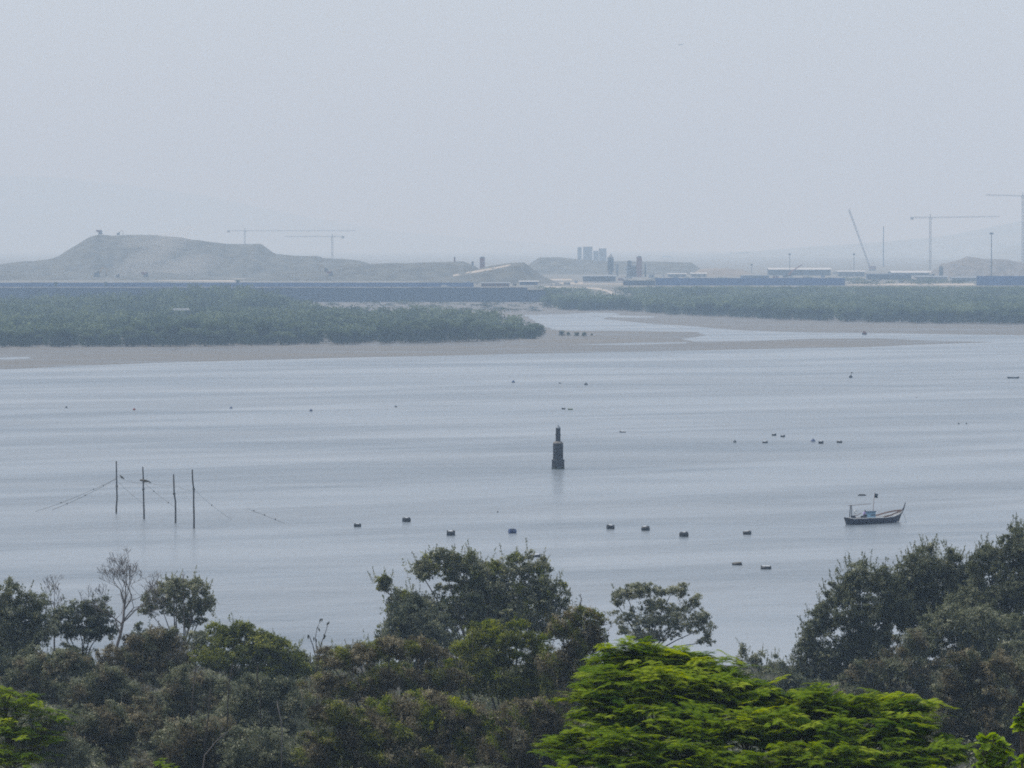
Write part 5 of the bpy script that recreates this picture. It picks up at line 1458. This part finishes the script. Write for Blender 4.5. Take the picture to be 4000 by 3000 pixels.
# bare tree
def branchy(mb, p, d, L, r_, depth, spread=.5, upb=.25, maxd=5):
    segs = 3; pts = [p]; rr = [r_]
    for k in range(segs):
        d = (d + Vector((rng.normal(0, .12), rng.normal(0, .12), rng.normal(0, .08) + upb * .15))).normalized()
        p = p + d * (L / segs); pts.append(p); rr.append(r_ * (1 - .35 * (k + 1) / segs))
    mb.tube(pts, rr, 5 if depth < 3 else 3, False)
    if depth >= maxd: return
    n = rng.integers(2, 4)
    for k in range(n):
        a = Vector((rng.normal(0, 1), rng.normal(0, .8), rng.normal(0, .5) + upb))
        nd = (d + a.normalized() * spread * rng.uniform(.6, 1.5)).normalized()
        branchy(mb, pts[-1] if k < 2 else pts[-2], nd, L * rng.uniform(.62, .88), max(.018, rr[-1] * .68), depth + 1, spread, upb, maxd)
def bare_tree(name, label, Y, trunk, forks, r0, mat, cat="tree", L=1.6, maxd=4, group=None, spread=.55):
    pts = [at_y(px, py, Y) for px, py in trunk]
    zg = hill_z(pts[0].x, Y); pts[0].z = min(pts[0].z, zg + 0.0) if pts[0].z > zg else pts[0].z
    base_ = Vector((pts[0].x, Y, zg)); 
    root = empty(name, base_, label, cat, group)
    mb = MB(); n = len(pts)
    mb.tube([base_ - Vector((0, 0, .2))] + pts[1:] if n > 1 else pts, [r0 * (1 - .5 * i / n) for i in range(n)], 7)
    mb.build("trunk", mat, root, True)
    mb = MB()
    for (px, py, dx, dz, k) in forks:
        A = at_y(px, py, Y); branchy(mb, A, Vector((dx, rng.uniform(-.2, .2), dz)).normalized(), L * k, r0 * .42, 1, spread, .35, maxd)
    mb.build("branches", mat, root)
    return root
bare_tree("bare_tree", "tall leafless tree with fine grey twigs rising above the left trees", 418,
          [(470, 2780), (462, 2640), (452, 2540), (470, 2480), (482, 2420), (486, 2360)],
          [(486, 2360, .0, 1, 1), (482, 2390, .5, .8, 1), (478, 2430, .6, .7, 1.15), (486, 2360, -.3, 1, .9), (470, 2480, -.25, .9, 1.0), (484, 2380, .2, 1, .9), (478, 2440, -.9, .7, 1.0), (480, 2430, 1.0, .8, 1.0)], .17, "grey_twig", L=1.45, maxd=6, spread=.85)
bare_tree("bare_tree", "thin wispy leafless tree at the far left between two dark trees", 442,
          [(215, 2640), (212, 2500), (214, 2420), (212, 2360)], [(212, 2370, 0, 1, 1), (213, 2390, .4, .8, 1), (213, 2390, -.4, .8, 1), (212, 2420, .3, .9, .8)], .09, "grey_twig", L=.95, maxd=5, spread=.8)
bare_tree("bare_sapling", "thin twig rising above the airy pale green tree", 445, [(718, 2420), (718, 2340), (716, 2280), (714, 2240)], [(716, 2262, .2, 1, .4)], .06, "grey_twig", "sapling", L=.8, maxd=2)
gb = "bare stems in the lower left shrubs"
for (Y, tr_, fk, r0, mt, lab) in [
    (300, [(745, 3000), (750, 2900), (748, 2780), (760, 2640)], [(760, 2650, .1, 1, .6)], .06, "dark_bark", "straight dark bare stem, leftmost of the bottom stems"),
    (298, [(790, 3020), (800, 2900), (815, 2790), (822, 2690)], [(822, 2700, .2, 1, .6)], .05, "dark_bark", "dark bare stem leaning a little right, second of the bottom stems"),
    (296, [(760, 3010), (800, 2950), (850, 2890), (905, 2845)], [(850, 2890, .6, .8, .5)], .045, "grey_twig", "pale bare branch leaning far right at the bottom"),
    (300, [(880, 2800), (890, 2740), (895, 2670), (910, 2590)], [(895, 2670, .4, 1, .6)], .05, "dark_bark", "dark bare stem in front of the sloping bush"),
    (298, [(1030, 2760), (1015, 2690), (1003, 2650), (1008, 2600)], [(1010, 2640, -.2, 1, .5)], .05, "dark_bark", "forked bare stem left of the creeper thicket"),
    (292, [(1093, 2900), (1102, 2850), (1095, 2800), (1083, 2750)], [(1085, 2760, -.1, 1, .2)], .04, "grey_twig", "short pale crooked bare branch low at the left of centre"),
    (300, [(1700, 3020), (1695, 2950), (1650, 2700)], [(1650, 2705, .1, 1, .3)], .06, "dark_bark", "dark stem inside the yellow green climber")]:
    bare_tree("bare_sapling", lab, Y, tr_, fk, r0, mt, "sapling", L=.8, maxd=3, group=gb)
bare_tree("bare_sapling", "curved bare twig standing on top of the creeper tree", 330, [(2268, 2440), (2272, 2400), (2266, 2370), (2272, 2335)], [(2270, 2400, -.5, .8, .5), (2272, 2345, -.3, 1, .3)], .04, "dark_bark", "sapling", L=.7, maxd=3)
sp_o = at_y(1240, 2600, 330); sp_r = empty("sprig_sapling", (sp_o.x, 330, hill_z(sp_o.x, 330)), "spindly sprig with a few dark drooping leaves above the thicket beside the water gap", "sapling")
mb = MB()
tips = []
for st_ in ([(1240, 2620), (1238, 2540), (1232, 2490), (1240, 2450), (1256, 2418)], [(1244, 2600), (1252, 2520), (1268, 2480), (1284, 2428)], [(1236, 2580), (1222, 2520), (1206, 2480)]):
    q = [at_y(a_, b_, 330) for a_, b_ in st_]; mb.tube(q, [.035, .03, .022, .016, .01][:len(q)], 4, False); tips += q[2:]
q0 = Vector((sp_o.x, 330, sp_r.location.z)); mb.tube([q0, at_y(1240, 2620, 330)], [.05, .035], 4)
mb.build("stem", "dark_bark", sp_r)
for q in tips:
    for _ in range(2):
        vs = []; L_ = rng.uniform(.22, .38); w_ = L_ * .17; a_ = rng.uniform(-.5, .5)
        p0 = q + Vector((rng.uniform(-.1, .1), 0, rng.uniform(-.05, .08)))
        for t_, k_ in ((0, .1), (.35, 1), (.7, .75), (1, .05)):
            cx = p0 + Vector((math.sin(a_) * L_ * t_, .02, -math.cos(a_) * L_ * t_)); vs += [cx + Vector((-w_ * k_, 0, 0)), cx + Vector((w_ * k_, -.03 * k_, 0))]
        MB().add(vs, [(0, 2, 3, 1), (2, 4, 5, 3), (4, 6, 7, 5)]).build("leaf", "leaf_dark", sp_r)


# dark ivy trunk in the middle tree
A = at_y(1860, 2380, 400); 
make_tree("ivy_trunk", "dark creeper wrapped trunk slanting inside the middle tree", 405, [(1850, 2360, 32, 36), (1870, 2410, 34, 40), (1895, 2455, 30, 36), (1915, 2500, 26, 36)],
          "dusk_leaf", .13, 3.0, .25, base=1940, tone=.25, tvar=.12, trunk_r=.12, bark="dark_bark", cat="tree trunk", twigs=3)

# ---- bright feathery tree
def spray_proto(k, fl=.36):
    """one tuft of compound leaves, each a midrib with paired narrow leaflets"""
    C_, D_, S_, T_ = [], [], [], []
    Vs = []; tn = []
    nf_ = 6
    for f_ in range(nf_):
        a = 2 * math.pi * f_ / nf_ + rng.uniform(-.4, .4)
        L = fl * rng.uniform(.75, 1.15)
        for q in range(8):
            t = (q + 1.5) / 9.0
            rise = .22 * math.sin(t * 2.2) - .20 * t * t
            p = np.array([math.cos(a) * L * t, math.sin(a) * L * t, rise * L])
            w = L * .34 * math.sin(math.pi * min(1, t * .85 + .15)) + .02
            for s_ in (-1, 1):
                d = np.array([-math.sin(a) * s_ + math.cos(a) * .5, math.cos(a) * s_ + math.sin(a) * .5, -.04]); d /= np.linalg.norm(d)
                e = np.array([math.cos(a), math.sin(a), 0])
                hw = L * .062
                Vs += [p - e * hw * 1.1, p + e * hw * 1.1, p + d * w]
                tn.append(.5 + rng.normal(0, .12) + .12 * t)
    return np.array(Vs), np.array(tn)
protos = [spray_proto(k) for k in range(6)]
def feathery(name, label, Y, lobes, nper, base, group=None, mat="bright_leaf", n_parts=240, scale=1.0, trunk_r=.18, tone=0.0):
    m = Y / F
    pos = []; padtone = []
    L = []
    for (px, py, rx, ry, dy) in lobes:
        c = np.array(at_y(px, py, Y + dy)); r_ = np.array([rx * m, rx * m * .9, ry * m]); L.append((c, r_))
        n = int(nper * rx * ry / 10000.0)
        npad = max(3, n // 11)
        d = unit(rng.normal(size=(npad, 3))); low = d[:, 2] < 0; d[low, 2] *= .6
        kk = rng.uniform(.62, 1.03, npad); kk[rng.random(npad) < .15] *= .6
        pc = c + d * kk[:, None] * r_
        pk = rng.integers(0, npad, n)
        padtone.append(rng.normal(0, .2, npad)[pk] + .1 * d[pk, 2])  # lower pads toned darker: shade beneath put into the leaf colour
        p = pc[pk] + rng.normal(size=(n, 3)) * np.array([.34, .34, .11]) * rng.uniform(.6, 1.3, npad)[pk][:, None]
        p[:, 2] -= .16 * np.sum((p[:, :2] - pc[pk][:, :2]) ** 2, 1)
        pos.append(p)
    pos = np.concatenate(pos)
    allc = np.mean([c for c, r_ in L], 0)
    bx = at_y(base, 2500, Y).x; zg = hill_z(bx, Y)
    root = empty(name, (bx, Y, zg), label, "tree", group)
    off = np.array([bx, Y, zg])
    # the sprays nearest the eye are parts, the rest one crown
    score = -(pos[:, 1]) + 1.2 * pos[:, 2]
    order = np.argsort(-score + rng.normal(0, .4, len(pos)))
    near = order[:n_parts]; rest = order[n_parts:]
    meshes = []
    for V, tn in protos:
        meshes.append(np_mesh("leaf_spray", V, np.arange(len(V)).reshape(-1, 3), np.clip(tn + .04 + tone, 0, 1), mat, k=3))
    for i in near:
        o = bpy.data.objects.new("leaf_spray", meshes[rng.integers(0, len(meshes))]); o.location = pos[i] - off
        o.rotation_euler = (rng.normal(0, .22), rng.normal(0, .22), rng.uniform(0, 6.28)); s_ = rng.uniform(.75, 1.3) * scale; o.scale = (s_, s_, s_)
        link(o, root)
    Vs, Ts = [], []
    ptone = np.concatenate(padtone)
    for i in rest:
        V, tn = protos[rng.integers(0, len(protos))]
        a = rng.uniform(0, 6.28); ca, sa = math.cos(a), math.sin(a); s_ = rng.uniform(.75, 1.3) * scale
        tx, ty = rng.normal(0, .2, 2)
        W = np.stack([V[:, 0] * ca - V[:, 1] * sa, V[:, 0] * sa + V[:, 1] * ca, V[:, 2] + V[:, 0] * tx + V[:, 1] * ty], -1) * s_
        Vs.append(W + pos[i] - off); Ts.append(np.clip(tn + ptone[i] + rng.normal(0, .08) + tone, 0, 1))
    V = np.concatenate(Vs)
    link(bpy.data.objects.new("crown", np_mesh("crown", V, np.arange(len(V)).reshape(-1, 3), np.concatenate(Ts), mat, k=3)), root)
    tw = MB(); zc = allc[2]
    fork = Vector((bx, Y, zg + (zc - zg) * .55))
    tw.tube([(bx, Y, zg - .3), (bx + .1, Y, zg + (zc - zg) * .3), fork], [trunk_r * 1.3, trunk_r * 1.1, trunk_r], 8)
    for c, r_ in L:
        c_ = Vector(c); mm = fork.lerp(c_, .5) + Vector((0, 0, rng.uniform(0, .3)))
        tw.tube([fork, mm, c_], [trunk_r * .6, trunk_r * .4, trunk_r * .2], 5)
        for _ in range(14):
            e = Vector(pos[np.argmin(np.linalg.norm(pos - (c + unit(rng.normal(size=3)) * r_ * .8), axis=1))])
            s2 = mm.lerp(c_, rng.random()); tw.tube([s2, s2.lerp(e, .5) + Vector((0, 0, .08)), e], [.035, .022, .01], 4, False)
    tw.build("trunk", "bark", root)
    return root
feathery("feathery_tree", "bright green feathery leaved tree spreading across the lower right", 152,
    [(2450, 2555, 120, 50, 3), (2610, 2570, 110, 45, 3), (2480, 2600, 150, 75, 3), (2640, 2610, 150, 70, 3), (2780, 2630, 140, 70, 2), (2400, 2680, 130, 80, 1), (2560, 2700, 180, 90, 0), (2760, 2720, 180, 90, 0), (2930, 2740, 150, 70, 1), (3080, 2770, 150, 60, 1), (3230, 2780, 140, 50, 1),
     (3390, 2770, 120, 50, 1), (3540, 2760, 90, 40, 1), (3170, 2745, 110, 45, 0), (3310, 2765, 120, 45, 0), (3600, 2760, 60, 30, 0), (3650, 2930, 90, 40, -2), (3520, 2830, 110, 50, -1), (2330, 2780, 110, 80, -1), (2500, 2830, 190, 90, -2), (2760, 2850, 200, 90, -2), (3000, 2860, 190, 80, -2), (3230, 2870, 170, 80, -2), (3430, 2860, 140, 70, -1), (3560, 2900, 90, 50, -1),
     (2270, 2900, 90, 60, -3), (2320, 2700, 90, 70, 0), (2420, 2950, 190, 80, -4), (2680, 2980, 200, 90, -4), (2950, 2990, 200, 90, -4), (3200, 2990, 190, 90, -4), (3420, 2980, 170, 80, -3), (3620, 2990, 130, 45, -2), (2360, 3040, 220, 60, -5)],
    190, 2900, n_parts=240)
feathery("feathery_sapling", "yellow green leafy sapling at the lower left edge", 205, [(60, 2760, 90, 55, 0), (40, 2850, 110, 50, -1), (150, 2880, 90, 40, 0), (60, 2950, 130, 55, -1), (-60, 2830, 100, 90, 0), (190, 2810, 60, 40, 0), (20, 2720, 60, 30, 0)], 260, 30, n_parts=60, scale=.75, trunk_r=.05, tone=.08)
feathery("feathery_sapling", "small bright green sapling top at the bottom edge, left of centre", 200, [(650, 2985, 70, 22, 0), (640, 3040, 110, 40, 0)], 90, 650, n_parts=20, scale=.7, trunk_r=.05)

# ---- large leaved climber at the bottom right
def heart_leaf_mesh(k):
    vs = [(0, 0, 0)]; n = 12
    for i in range(n + 1):
        t = -math.pi * .92 + 2 * math.pi * .92 * i / n
        r_ = .5 * (1 - .28 * abs(math.sin(t / 2)) ** 6) * (1.15 if abs(t) < .4 else 1)
        vs.append((r_ * math.cos(t) * 1.05 + .05, r_ * math.sin(t) * .92, -.16 * (r_ * math.cos(t)) ** 2 - .12 * abs(math.sin(t)) * .5 + .02 * math.sin(3 * t + k)))
    fs = [(0, i + 1, i + 2) for i in range(n)]
    me = bpy.data.meshes.new("leaf"); me.from_pydata(vs, [], fs); me.materials.append(MATS["heart_leaf"])
    a = me.attributes.new("tone", 'FLOAT', 'FACE'); v = .35 + .15 * k
    a.data.foreach_set("value", np.full(len(fs), v, dtype=np.float32)); me.update()
    return me
hl = [heart_leaf_mesh(k) for k in range(5)]
def climber(label, Y, lobes, n, base):
    m = Y / F; bx = at_y(base, 2500, Y).x; zg = hill_z(bx, Y)
    root = empty("broad_leaf_climber", (bx, Y, zg), label, "climber", "broad leaved climbers at the bottom right")
    off = Vector((bx, Y, zg)); st = MB()
    tot = sum(l[2] * l[3] for l in lobes)
    for (px, py, rx, ry) in lobes:
        c = at_y(px, py, Y)
        st.tube([(bx, Y, zg), Vector((bx, Y, zg)).lerp(c, .5) + Vector((.1, 0, .1)), c, c + Vector((0, 0, ry * m * .8))], [.04, .03, .02, .008], 5)
        for _ in range(max(3, int(n * rx * ry / tot))):
            d = unit(rng.normal(size=3)); p = c + Vector((d[0] * rx * m, d[1] * rx * m * .6, d[2] * ry * m)) * rng.uniform(.5, 1)
            o = bpy.data.objects.new("leaf", hl[rng.integers(0, 5)]); o.location = p - off
            s_ = rng.uniform(.17, .31); o.scale = (s_, s_, s_); o.rotation_euler = (rng.normal(.25, .45), rng.normal(.3, .4), rng.uniform(0, 6.28)); link(o, root)
            st.tube([c.lerp(p, .2), p], .006, 3, False)
    st.build("stem", "olive_leaf" if False else "bark", root)
climber("bright broad leaved climber at the bottom, left of the corner", 112, [(3850, 2870, 28, 22), (3880, 2900, 60, 40), (3840, 2940, 40, 40), (3920, 2930, 40, 40), (3870, 2990, 90, 50), (3950, 3010, 70, 40)], 150, 3870)
climber("bright broad leaved climber hanging in at the right edge", 110, [(3995, 2800, 30, 50), (3985, 2830, 30, 30), (4030, 2780, 40, 60), (3990, 2960, 45, 25)], 70, 4010)
